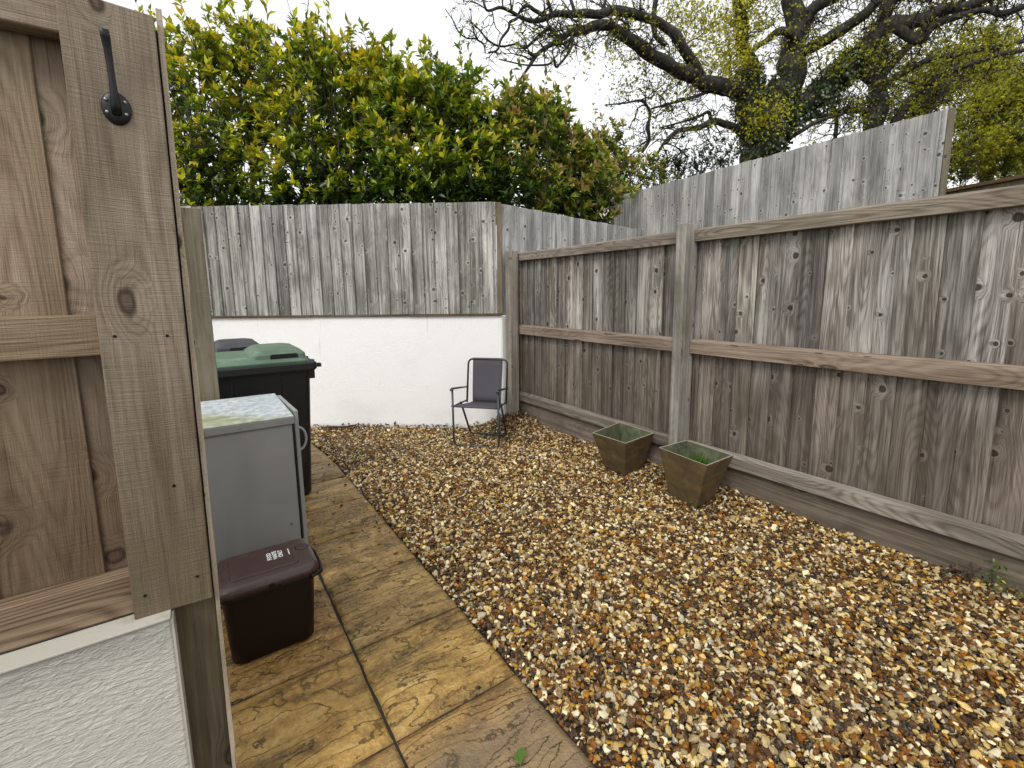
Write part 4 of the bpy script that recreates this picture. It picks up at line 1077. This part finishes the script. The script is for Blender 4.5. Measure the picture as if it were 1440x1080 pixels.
def shrub(name, label, cat, ells, nstem, ntip, mat, leaf=(.126, .050), whorl=8, hollow=.35, bright=.5, tipfrac=.4, group='shrubs behind the back fence', spikes=6, crown='crown', updir=.8, stemr=.02):
    """ells: (px, py, depth, rx_px, rz_px, ry_m); stems fan up from the bank, twigs carry whorls of leaves"""
    E = []
    for px, py, dep, rx, rz, ry in ells:
        E.append((at(px, py, dep), rx*dep/F, ry, rz*dep/F))
    c0 = sum(e[0] for e in E)/len(E)
    gz0 = float(ground_h(np.array(c0[0]), np.array(c0[1])))
    root = empty(name, (c0[0], c0[1], gz0), label, cat, group)
    AX = np.stack([R2*np.array([1, 1, 0]), _f*np.array([1, 1, 0]), np.array([0, 0, 1.0])])
    AX[0] /= np.linalg.norm(AX[0]); AX[1] /= np.linalg.norm(AX[1])
    vols = np.array([e[1]*e[2]*e[3] for e in E]); vols /= vols.sum()
    def sample(n, r0):
        k = rng.choice(len(E), n, p=vols)
        d = rng.normal(size=(n, 3)); d /= np.linalg.norm(d, axis=1, keepdims=True)
        r = (r0**3+(1-r0**3)*rng.random(n))**(1/3)*np.clip(rng.normal(1, .13, n), .6, 1.28)
        rad = np.array([[e[1], e[2], e[3]] for e in E])[k]
        loc = d*r[:, None]*rad
        cc = np.array([e[0] for e in E])[k]
        return cc+loc@AX, (d/rad)@AX
    mb = MB(); SP = []; SR = []
    tg, _ = sample(nstem, .55)
    for i in range(nstem):
        e = tg[i].copy(); e[2] = max(e[2], c0[2])
        sx = c0[:2]+(e[:2]-c0[:2])*random.uniform(.35, .8)+rng.normal(0, .10, 2)
        s = np.array([sx[0], sx[1], gz0-.05])
        ctl = [s]
        for u in (.3, .6, .82): ctl.append(s+(e-s)*np.array([u**1.3, u**1.3, u])+rng.normal(0, .07, 3))
        ctl.append(e); sp = spline(ctl, 4)
        r0 = stemr*random.uniform(.6, 1.2); rr = np.linspace(r0, r0*.22, len(sp))
        mb.tube(sp, list(rr), 5); SP += sp; SR += list(rr)
    SP = np.array(SP); SR = np.array(SR)
    T, N0 = sample(ntip, hollow)
    T = T[T[:, 2] > gz0+.8]
    ntip = len(T); N0 = N0[:ntip]
    Pl = []; Dl = []; Rl = []
    cl = np.array([mnoise.noise(Vector((p[0]*1.6, p[1]*1.6, p[2]*1.6))) for p in T])
    for i in range(ntip):
        tp = T[i]
        dd = np.linalg.norm(SP-tp, axis=1)+np.maximum(0, SP[:, 2]-tp[2]+.15)*3
        j = int(dd.argmin()); a = SP[j]
        mid = a*.45+tp*.55+np.array([0, 0, -.05])*np.linalg.norm(tp-a)+rng.normal(0, .03, 3)
        mb.tube([a, mid, tp], [min(SR[j], .007), .0045, .0022], 4, cap=False)
        out = tp-c0; out /= np.linalg.norm(out)+1e-6
        ax_ = out*.55+np.array([0, 0, updir])+rng.normal(0, .33, 3); ax_ /= np.linalg.norm(ax_)
        u = np.cross(ax_, [1, .3, .2]); u /= np.linalg.norm(u); w = np.cross(ax_, u)
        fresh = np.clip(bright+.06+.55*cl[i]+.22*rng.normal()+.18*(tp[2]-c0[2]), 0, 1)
        for k in range(whorl):
            th = 2.4*k+random.random()*.8; pol = math.radians(random.uniform(25, 85)*(1-.35*k/whorl))
            d = ax_*math.cos(pol)+(u*math.cos(th)+w*math.sin(th))*math.sin(pol)
            back = .10*(1-k/whorl)
            Pl.append(tp-(tp-mid)/(np.linalg.norm(tp-mid)+1e-6)*back); Dl.append(d)
            old = k < whorl*(1-tipfrac)
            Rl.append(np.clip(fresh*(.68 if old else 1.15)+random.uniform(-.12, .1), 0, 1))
        # leaves down the twig
        for k in range(4):
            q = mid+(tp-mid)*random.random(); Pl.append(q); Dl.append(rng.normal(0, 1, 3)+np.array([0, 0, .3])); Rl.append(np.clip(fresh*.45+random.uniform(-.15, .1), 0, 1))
    # bare shoots that poke out at the top
    for i in range(spikes):
        j = rng.choice(np.argsort(-T[:, 2])[:max(8, ntip//8)]); a = T[j]
        ln = random.uniform(.2, .6); e = a+np.array([random.uniform(-.12, .12), random.uniform(-.1, .1), ln])
        mb.tube([a, (a+e)/2+rng.normal(0, .03, 3), e], [.004, .003, .0015], 4, cap=False)
        for k in range(int(ln*22)):
            Pl.append(a+(e-a)*random.uniform(.2, 1)); Dl.append(rng.normal(0, .8, 3)+np.array([0, 0, .9])); Rl.append(random.uniform(.2, .9))
    P = np.array(Pl); D = np.array(Dl); n = len(P)
    Nn = np.stack([rng.normal(0, .6, n), rng.normal(0, .6, n), np.ones(n)], -1)
    L = leaf[0]*rng.uniform(.6, 1.25, n); Wd = leaf[1]*rng.uniform(.75, 1.2, n)
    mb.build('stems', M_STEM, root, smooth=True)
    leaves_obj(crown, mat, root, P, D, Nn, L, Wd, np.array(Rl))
    return root

HG = 'shrubs behind the back fence'
shrub('shrub', 'tall airy yellow green shrub at the left end of the hedge beside the hook board', 'shrub',
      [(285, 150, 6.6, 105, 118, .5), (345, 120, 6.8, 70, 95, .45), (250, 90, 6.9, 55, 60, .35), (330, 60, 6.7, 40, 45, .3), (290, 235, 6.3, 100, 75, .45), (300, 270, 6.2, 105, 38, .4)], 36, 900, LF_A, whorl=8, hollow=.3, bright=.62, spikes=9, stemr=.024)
shrub('shrub', 'tall loose shrub with dark upright stems, just right of the airy yellow one', 'shrub',
      [(455, 165, 6.4, 95, 112, .5), (420, 110, 6.7, 60, 70, .4), (500, 120, 6.5, 60, 65, .4), (455, 70, 6.6, 30, 40, .25), (450, 240, 6.2, 95, 70, .45), (450, 272, 6.1, 105, 36, .4)], 40, 960, LF_A, whorl=8, hollow=.3, bright=.53, spikes=9, stemr=.024)
shrub('shrub', 'bushy mid green shrub with dense rounded top over the middle of the white wall', 'shrub',
      [(590, 185, 6.3, 85, 104, .55), (545, 145, 6.5, 55, 72, .4), (640, 165, 6.4, 60, 70, .45), (670, 215, 6.2, 70, 80, .45), (600, 240, 6.0, 90, 60, .4), (590, 272, 6.0, 100, 34, .4)], 30, 1150, LF_B, whorl=8, hollow=.4, bright=.58, spikes=7)
shrub('shrub', 'dense rounded shrub with pinkish cream shoots above the fence corner', 'shrub',
      [(735, 210, 6.6, 76, 84, .55), (790, 240, 7.0, 66, 78, .55), (720, 260, 6.2, 70, 50, .4), (825, 268, 7.6, 56, 66, .5), (752, 165, 6.8, 46, 42, .4)], 16, 1100, LF_C, whorl=9, hollow=.45, bright=.63, spikes=6)
shrub('shrub', 'lower shrub with cream shoots sloping down behind the raised silvery fence', 'shrub',
      [(868, 245, 9.3, 45, 50, .6), (905, 255, 9.4, 42, 40, .5), (845, 215, 9.2, 40, 50, .5)], 10, 460, LF_C, whorl=9, hollow=.5, bright=.55, spikes=2, leaf=(.10, .042))
shrub('shrub', 'small dark sparse evergreen shrub beside the ivy clad oak trunk', 'shrub',
      [(985, 225, 9.8, 55, 32, .5), (1015, 215, 10.0, 28, 28, .4), (950, 235, 9.6, 35, 25, .4)], 12, 260, LF_D, whorl=6, hollow=.2, bright=.5, spikes=6, leaf=(.07, .03))

# ------------------------------------------------------------------ trees
class Tree:
    def __init__(s): s.mb = MB(); s.lp = []; s.ld = []; s.lr = []; s.ls = []
    def limb(s, pts, n=6, seg=5, wob=.02):
        """pts: (px, py, depth, radius in px)"""
        P = [at(a, b, c) for a, b, c, r in pts]; Rr = [r*.88*c/F for a, b, c, r in pts]
        sp = spline(P, seg); rr = [float(np.interp(i/seg, range(len(Rr)), Rr)) for i in range(len(sp))]
        sp = [p+np.array([mnoise.noise(Vector(p)*2.1), mnoise.noise(Vector(p)*2.1+Vector((9, 0, 0))), mnoise.noise(Vector(p)*2.1+Vector((0, 9, 0)))])*r*.7 for p, r in zip(sp, rr)]
        rr = [r*(1+.18*mnoise.noise(Vector(p)*3.0)) for p, r in zip(sp, rr)]
        s.mb.tube(sp, rr, max(5, n)); return sp, rr
    def twig(s, p, d, ln, r, lvl, dens, bright, droop=0.0, lsize=.06):
        n = max(3, int(ln/.09)); pts = [p]; q = np.array(p, float); d = np.array(d, float)
        for i in range(n):
            d = d+rng.normal(0, .34, 3)+np.array([0, 0, .06-droop]); d /= np.linalg.norm(d)
            q = q+d*ln/n; pts.append(q)
            if lvl > 0 and random.random() < .62:
                dd = d+rng.normal(0, .8, 3); dd /= np.linalg.norm(dd)
                s.twig(q, dd, ln*random.uniform(.4, .7), r*.6, lvl-1, dens, bright, droop, lsize)
        s.mb.tube(pts, list(np.linspace(r, max(.0025, r*.35), len(pts))), 4, cap=False)
        if lvl == 0 or random.random() < .5:
            k = rng.poisson(dens)
            for j in range(k):
                c = pts[-1-int(random.random()*min(3, n))]+rng.normal(0, .035, 3)
                for m_ in range(3):
                    s.lp.append(c); s.ld.append(rng.normal(0, 1, 3)); s.lr.append(np.clip(rng.normal(bright, .2), 0, 1)); s.ls.append(lsize*random.uniform(.6, 1.3))
    def spray(s, sp, rr, k, ln, lvl, dens, bright, up=.3, lsize=.06, side=None, i0=0.0):
        for _ in range(k):
            i = int((i0+(1-i0)*random.random())*(len(sp)-1)); d = rng.normal(0, 1, 3)+np.array([0, 0, up])
            if side is not None: d += np.array(side)
            d /= np.linalg.norm(d)
            s.twig(sp[i], d, ln*random.uniform(.5, 1.2), min(rr[i]*.6, .018), lvl, dens, bright, lsize=lsize)
    def clump(s, px, py, dep, rx, ry, n, bright, lsize=.07, rz=.5):
        """foliage gathered round a place in the crown, hung on thin twigs"""
        c = at(px, py, dep); r = np.array([rx, ry])*dep/F
        for _ in range(n):
            o = rng.normal(0, .5, 3); p = c+R2*o[0]*r[0]+U2*o[1]*r[1]+_f*o[2]*rz
            if random.random() < .30: s.mb.tube([p, p+rng.normal(0, .10, 3), p+rng.normal(0, .18, 3)], [.006, .004, .002], 3, cap=False)
            for m_ in range(4):
                s.lp.append(p+rng.normal(0, .06, 3)); s.ld.append(rng.normal(0, 1, 3)); s.lr.append(np.clip(rng.normal(bright, .2), 0, 1)); s.ls.append(lsize*random.uniform(.6, 1.3))
    def finish(s, root, mat, wr=.6):
        s.mb.build('trunk', M_BARK, root, smooth=True)
        P = np.array(s.lp); n = len(P); L = np.array(s.ls)
        leaves_obj('crown', mat, root, P, np.array(s.ld), rng.normal(0, 1, (n, 3)), L, L*wr, np.array(s.lr))

def ivy(root, sp, rr, n, size=.07, i0=0, i1=None):
    i1 = i1 or len(sp)-1
    Pl = []; Dl = []; Nl = []
    for _ in range(n):
        i = random.randint(i0, i1); a = random.random()*6.283
        t = sp[min(i+1, len(sp)-1)]-sp[max(i-1, 0)]; t /= np.linalg.norm(t)
        u = np.cross(t, [.3, 1, .2]); u /= np.linalg.norm(u); w = np.cross(t, u); d = u*math.cos(a)+w*math.sin(a)
        j = min(i+1, len(sp)-1); p = sp[i]+(sp[j]-sp[i])*random.random()
        Pl.append(p+d*(rr[i]*random.uniform(1.0, 1.25)+.02+.06*abs(random.gauss(0, .5)))); Dl.append(np.array([0, 0, -1])+rng.normal(0, .5, 3)+d*.4); Nl.append(d+rng.normal(0, .35, 3))
    n = len(Pl); L = size*rng.uniform(.6, 1.3, n)
    return np.array(Pl), np.array(Dl), np.array(Nl), L, L*.85, np.clip(rng.normal(.45, .25, n), 0, 1)

def oak():
    b = at(1074, 330, 11.0); gz = float(ground_h(np.array(b[0]), np.array(b[1])))
    root = empty('oak_tree', (b[0], b[1], gz), 'big old oak with an ivy clad trunk and twisting limbs spreading over the fence', 'tree')
    T = Tree(); D = 11.0
    tr, trr = T.limb([(1076, 420, D, 44), (1074, 330, D, 36), (1073, 240, D, 27), (1074, 195, D, 25), (1080, 165, D, 24), (1094, 143, D, 23), (1108, 115, D, 19), (1117, 88, D, 18), (1121, 55, D, 17), (1119, 20, D-.1, 16), (1112, -30, D-.3, 14), (1100, -110, D-.4, 10)], 14)
    st, str_ = T.limb([(1070, 190, D, 24), (1060, 150, D-.1, 18), (1056, 115, D-.2, 15), (1052, 80, D-.3, 11), (1045, 40, D-.5, 9), (1038, -10, D-.6, 7), (1030, -70, D-.7, 4)], 10)
    rl, rlr = T.limb([(1095, 175, D, 22), (1118, 158, D, 18), (1150, 132, D-.1, 16), (1185, 102, D-.3, 15), (1215, 70, D-.5, 14), (1238, 44, D-.7, 13), (1256, 33, D-.8, 12), (1278, 31, D-.9, 11), (1300, 25, D-1.0, 10), (1336, 14, D-1.2, 9), (1375, 4, D-1.4, 8), (1440, -25, D-1.7, 6)], 12)
    l1, l1r = T.limb([(1055, 122, D-.1, 12), (1030, 125, D-.4, 12), (1000, 116, D-.8, 12), (971, 104, D-1.0, 11), (946, 95, D-1.3, 10.5), (908, 73, D-1.6, 9.5), (877, 48, D-1.9, 9), (852, 34, D-2.1, 8), (822, 42, D-2.3, 7), (803, 44, D-2.4, 5.2), (787, 57, D-2.5, 4.2), (762, 72, D-2.7, 3.2), (745, 92, D-2.8, 2.6), (732, 110, D-2.9, 1.6)], 10)
    l2, l2r = T.limb([(985, 108, D-.9, 9), (962, 75, D-1.2, 8.5), (944, 44, D-1.4, 8), (927, 28, D-1.5, 7.5), (899, 21, D-1.8, 7.2), (870, 14, D-2.0, 7), (845, 19, D-2.2, 6.6), (804, 20, D-2.5, 6), (776, 22, D-2.6, 5), (754, 31, D-2.8, 3.6), (735, 26, D-2.9, 3.2), (719, 16, D-3.0, 2.8), (704, 10, D-3.1, 2.4), (685, 14, D-3.2, 2), (678, -8, D-3.2, 1.6)], 9)
    sub = [[(927, -20, D-1.6, 4.5), (921, 20, D-1.55, 4.5), (922, 47, D-1.5, 4.5), (937, 65, D-1.4, 4)],
           [(767, 23, D-2.7, 3.2), (752, 16, D-2.8, 2.8), (740, 9, D-2.9, 2.6), (730, 18, D-2.9, 2.4), (727, 25, D-3, 2.2), (717, 31, D-3, 2.2), (715, 41, D-3, 2), (705, 55, D-3, 1.9), (700, 70, D-3, 1.7), (687, 74, D-3, 1.4)],
           [(787, 57, D-2.5, 3.4), (780, 46, D-2.5, 3), (770, 41, D-2.6, 2.8), (753, 57, D-2.7, 2.5), (738, 68, D-2.8, 2.2), (727, 62, D-2.8, 2), (705, 65, D-2.9, 1.8), (687, 57, D-3, 1.6), (675, 43, D-3.1, 1.3), (663, 31, D-3.2, 1)],
           [(803, 45, D-2.4, 2.6), (804, 62, D-2.5, 2.3), (797, 78, D-2.6, 2), (782, 94, D-2.6, 1.8), (779, 84, D-2.7, 1.6), (770, 91, D-2.7, 1.5), (743, 92, D-2.8, 1.3), (718, 87, D-2.9, 1.1), (702, 83, D-2.9, .9)],
           [(663, 32, D-3.2, 1.2), (668, 50, D-3.1, 1.4), (672, 57, D-3, 1.4), (680, 62, D-3, 1.3), (683, 74, D-3, 1)],
           [(672, 55, D-3, 1.2), (655, 53, D-3.1, 1.1), (643, 42, D-3.2, 1), (638, 30, D-3.2, .9), (626, 12, D-3.3, .7)],
           [(776, 20, D-2.6, 3), (770, 0, D-2.7, 2.5), (760, -30, D-2.8, 2)], [(808, 18, D-2.5, 3.2), (803, 0, D-2.5, 2.8), (790, -40, D-2.6, 2)],
           [(845, 20, D-2.2, 2.5), (853, -5, D-2.2, 2), (850, -40, D-2.2, 1.5)]]
    twl = []
    for q in sub: twl.append(T.limb(q, 6))
    l3, l3r = T.limb([(1052, 190, D, 8), (1034, 180, D-.2, 6.5), (1016, 173, D-.4, 5.5), (1001, 171, D-.5, 5), (983, 178, D-.7, 4.5), (955, 184, D-.9, 3.8), (934, 201, D-1, 2.6), (925, 215, D-1, 1.6)], 8)
    m1 = T.limb([(1030, 118, D-.4, 5), (1007, 121, D-.6, 4), (988, 132, D-.8, 3.2), (951, 143, D-1, 2.2), (916, 153, D-1.2, 1.4)], 6)
    m2 = T.limb([(1000, 171, D-.5, 3.5), (996, 158, D-.6, 3), (985, 163, D-.7, 2.6), (960, 171, D-.9, 1.8), (930, 180, D-1, 1.2)], 6)
    m3 = T.limb([(903, 212, D-1.1, 3), (912, 197, D-1.1, 2.8), (910, 178, D-1.2, 2.5), (914, 160, D-1.2, 2.3), (903, 142, D-1.3, 2), (880, 145, D-1.4, 1.4), (850, 148, D-1.5, .9)], 6)
    r2 = T.limb([(1122, 75, D, 9), (1150, 62, D-.3, 9), (1185, 40, D-.6, 9), (1150, 20, D-.8, 8)][:3]+[(1215, 22, D-.9, 8), (1245, -10, D-1.1, 7)], 8)
    r3 = T.limb([(1120, 42, D, 12), (1140, 18, D-.3, 11), (1170, 0, D-.5, 9), (1210, -30, D-.7, 7)], 8)
    r4 = T.limb([(1130, 60, D, 8), (1100, 45, D-.4, 6), (1075, 58, D-.6, 5), (1060, 68, D-.7, 3)], 6)
    r5 = T.limb([(1253, 33, D-.8, 8), (1275, 52, D-.9, 8), (1292, 56, D-1, 7), (1310, 36, D-1.1, 6), (1340, 25, D-1.3, 5), (1391, 13, D-1.6, 5), (1408, 19, D-1.7, 5), (1440, 7, D-1.9, 5)], 8)
    r6 = T.limb([(1240, 40, D-.7, 8), (1250, 15, D-.8, 8), (1262, -10, D-.9, 7)], 7)
    r7 = T.limb([(1105, 200, D, 5), (1120, 188, D-.1, 4), (1150, 172, D-.2, 3), (1185, 160, D-.3, 2)], 6)
    for sp, rr in twl[1:6]: T.spray(sp, rr, 9, .38, 1, .55, .35, lsize=.045)
    T.spray(l1, l1r, 40, .65, 2, .8, .4, up=.1, lsize=.05, i0=.1); T.spray(l2, l2r, 30, .55, 2, .7, .35, up=.2, lsize=.05)
    T.spray(l1, l1r, 26, .8, 2, 1.5, .45, up=-.6, lsize=.055, i0=.05)
    T.spray(l3, l3r, 22, .6, 2, 1.0, .4, lsize=.05)
    for q in (m1, m2, m3): T.spray(q[0], q[1], 16, .55, 2, .9, .4, lsize=.05)
    for q in (r2, r3, r5, r6): T.spray(q[0], q[1], 16, .8, 2, .9, .4, lsize=.055)
    T.spray(rl, rlr, 30, .85, 2, 1.1, .45, lsize=.055, i0=.3); T.spray(tr, trr, 24, .9, 2, 1.0, .4, lsize=.055, i0=.5); T.spray(st, str_, 20, .8, 2, 1.6, .55, lsize=.06, i0=.3)
    for px, py, rx, ry, n, br in ((1005, 50, 60, 55, 430, .65), (1035, 85, 38, 34, 200, .7), (965, 15, 45, 30, 120, .5), (985, 100, 40, 20, 90, .5), (1060, 30, 40, 35, 90, .5), (960, 35, 40, 35, 90, .45), (1075, 165, 36, 32, 190, .6), (1040, 20, 40, 25, 80, .5),
                                  (1150, 75, 45, 25, 100, .35), (900, 110, 55, 35, 90, .3), (870, 75, 50, 30, 60, .3), (1205, 80, 30, 25, 90, .4), (1330, 60, 60, 40, 130, .4), (1400, 50, 40, 30, 90, .45), (940, 150, 40, 20, 40, .4)):
        T.clump(px, py, D-.7, rx, ry, n, br)
    T.finish(root, LF_OAK)
    A = [ivy(root, tr, trr, 3600, .085, 0, 26), ivy(root, rl, rlr, 2000, .08, 0, 18), ivy(root, st, str_, 1400, .07, 0, 12)]
    v = [np.concatenate([a[k] for a in A]) for k in range(6)]
    leaves_obj('ivy', LF_IVY, root, *v)
oak()

def tree2():
    D = 13.5
    b = at(1230, 300, D); gz = float(ground_h(np.array(b[0]), np.array(b[1])))
    root = empty('oak_tree', (b[0], b[1], gz), 'slimmer straight oak standing right behind the raised fence, past the big ivy clad one', 'tree')
    T = Tree()
    tr, trr = T.limb([(1226, 420, D, 19), (1228, 300, D, 17), (1230, 170, D, 14), (1232, 117, D, 12.5), (1236, 70, D, 11), (1240, 35, D, 9), (1246, -20, D, 7), (1250, -90, D, 4)], 10)
    br = [[(1240, 105, D, 6.5), (1263, 80, D-.2, 6), (1283, 58, D-.4, 5), (1310, 25, D-.6, 4), (1340, -10, D-.8, 3)],
          [(1238, 128, D, 6), (1268, 103, D-.2, 5), (1293, 88, D-.4, 4.6), (1330, 80, D-.6, 4.2), (1372, 71, D-.8, 3.8), (1440, 57, D-1.1, 3.2)],
          [(1228, 118, D, 6), (1215, 109, D-.1, 6), (1202, 104, D-.2, 5.5), (1183, 108, D-.3, 4), (1170, 120, D-.4, 2.5)],
          [(1228, 160, D, 5.5), (1205, 155, D-.1, 5), (1180, 158, D-.2, 4), (1160, 162, D-.3, 3), (1140, 165, D-.4, 2)],
          [(1240, 190, D, 7), (1262, 165, D-.2, 6.5), (1280, 142, D-.3, 6), (1302, 120, D-.5, 5.5), (1336, 101, D-.7, 5), (1396, 79, D-1, 4), (1440, 69, D-1.2, 3.4)],
          [(1345, 100, D-.7, 3.5), (1330, 120, D-.7, 3), (1318, 140, D-.7, 2.2), (1305, 165, D-.7, 1.5)],
          [(1185, 110, D-.3, 2.6), (1172, 135, D-.3, 2.4), (1176, 165, D-.3, 3), (1174, 200, D-.3, 3)]]
    for q in br:
        sp, rr = T.limb(q, 7); T.spray(sp, rr, 20, .9, 2, .9, .4, lsize=.07)
    T.spray(tr, trr, 30, 1.1, 2, .9, .4, lsize=.07, i0=.35)
    for px, py, rx, ry, n, bri in ((1300, 100, 60, 40, 150, .5), (1370, 110, 60, 40, 170, .5), (1290, 140, 40, 30, 90, .5), (1200, 165, 40, 20, 60, .5), (1400, 80, 45, 40, 110, .45)):
        T.clump(px, py, D-.3, rx, ry, n, bri, .08)
    T.finish(root, LF_OAK)
    a = ivy(root, tr, trr, 900, .075, 4, 19); leaves_obj('ivy', LF_IVY, root, *a)
tree2()

def bg_tree(px, dep, top, w, label, trunk, n, bri, seed=0, name='woodland_tree', lean=0, limbs=True):
    b = at(px, 330, dep); gz = float(ground_h(np.array(b[0]), np.array(b[1])))
    root = empty(name, (b[0], b[1], gz), label, 'tree', 'trees beyond the fences')
    T = Tree()
    sp, rr = T.limb([(px, 420, dep, trunk*1.2), (px, 300, dep, trunk), (px+lean*.3, 200, dep, trunk*.85), (px+lean*.7, (200+top)/2, dep, trunk*.6), (px+lean, top+20, dep, trunk*.25)], 8)
    for k in range(6):
        i = random.randint(len(sp)//3, len(sp)-2); y0 = 200-(200-top)*k/6
        q = [(px+lean*.5, y0+20, dep, trunk*.5), (px+random.choice((-1, 1))*w*.3, y0-10, dep+random.uniform(-.6, .6), trunk*.35), (px+random.choice((-1, 1))*w*.7, y0-30, dep+random.uniform(-1, 1), trunk*.15)]
        a, r_ = T.limb(q, 6); T.spray(a, r_, 10, 1.1, 2, 1.2, bri, lsize=.10)
    for k in range(14):
        T.clump(px+random.gauss(0, .45)*w, top+(260-top)*random.random(), dep+random.uniform(-.7, .7), w*.42, 34, n//14, random.gauss(bri, .08), .11, .7)
    T.finish(root, LF_WOOD)
bg_tree(1385, 16.0, 70, 62, 'leafy yellow green tree with forked trunk behind the capped fence at the right edge', 9, 1900, .5, lean=15)
bg_tree(1455, 14.5, 60, 60, 'dense bright yellow green tree cut by the right edge of the picture', 10, 1700, .62)
bg_tree(1300, 19.0, 110, 60, 'distant dull green tree seen between the slim oak and the raised fence end', 9, 1100, .35)

# low growth right behind the capped fence
shrub('shrub', 'low bright green bush growing right behind the capped fence at the right edge', 'shrub',
      [(1380, 215, 10.5, 60, 34, .6), (1440, 205, 10.2, 55, 45, .6), (1350, 235, 10.8, 35, 25, .5)], 10, 420, LF_WOOD, whorl=8, hollow=.2, bright=.5, spikes=4, leaf=(.09, .05))

# ------------------------------------------------------------------ light
SUN_EL, SUN_AZ = math.radians(47), math.radians(238)     # azimuth from +Y, clockwise
w = bpy.data.worlds.new('World'); SC.world = w; w.use_nodes = True
nt = w.node_tree; nt.nodes.clear()
sky = nt.nodes.new('ShaderNodeTexSky'); sky.sky_type = 'NISHITA'; sky.sun_disc = False
sky.sun_elevation = SUN_EL; sky.sun_rotation = SUN_AZ; sky.air_density = 1.0; sky.dust_density = 3.0; sky.ozone_density = 1.0
hs = nt.nodes.new('ShaderNodeHueSaturation'); hs.inputs['Saturation'].default_value = .08
nt.links.new(sky.outputs[0], hs.inputs['Color'])
# overcast: cloud cover evens the sky out
tc = nt.nodes.new('ShaderNodeTexCoord'); nz = nt.nodes.new('ShaderNodeTexNoise'); nz.inputs['Scale'].default_value = 2.2; nz.inputs['Detail'].default_value = 5
nt.links.new(tc.outputs['Generated'], nz.inputs['Vector'])
rp = nt.nodes.new('ShaderNodeValToRGB'); rp.color_ramp.elements[0].position = .3; rp.color_ramp.elements[1].position = .7
rp.color_ramp.elements[0].color = (9.3, 9.5, 9.8, 1); rp.color_ramp.elements[1].color = (10.5, 10.6, 10.8, 1)
nt.links.new(nz.outputs[0], rp.inputs[0])
mx = nt.nodes.new('ShaderNodeMix'); mx.data_type = 'RGBA'; mx.inputs[0].default_value = .8
nt.links.new(hs.outputs[0], mx.inputs[6]); nt.links.new(rp.outputs[0], mx.inputs[7])
bg = nt.nodes.new('ShaderNodeBackground'); bg.inputs['Strength'].default_value = .10
out = nt.nodes.new('ShaderNodeOutputWorld')
nt.links.new(mx.outputs[2], bg.inputs['Color']); nt.links.new(bg.outputs[0], out.inputs['Surface'])

sd = bpy.data.lights.new('sun', 'SUN'); sd.energy = 1.5; sd.angle = math.radians(22); sd.color = (1.0, .96, .90)
so = bpy.data.objects.new('sun', sd); COL.objects.link(so)
dirv = Vector((math.sin(SUN_AZ)*math.cos(SUN_EL), math.cos(SUN_AZ)*math.cos(SUN_EL), math.sin(SUN_EL)))
so.rotation_euler = dirv.to_track_quat('Z', 'Y').to_euler(); so.location = (0, -3, 8)

SC.view_settings.view_transform = 'Standard'; SC.view_settings.look = 'None'
SC.view_settings.exposure = 0.45; SC.view_settings.gamma = 1.0
SC.cycles.max_bounces = 8; SC.cycles.diffuse_bounces = 4; SC.cycles.transmission_bounces = 4
SC.cycles.use_denoising = True
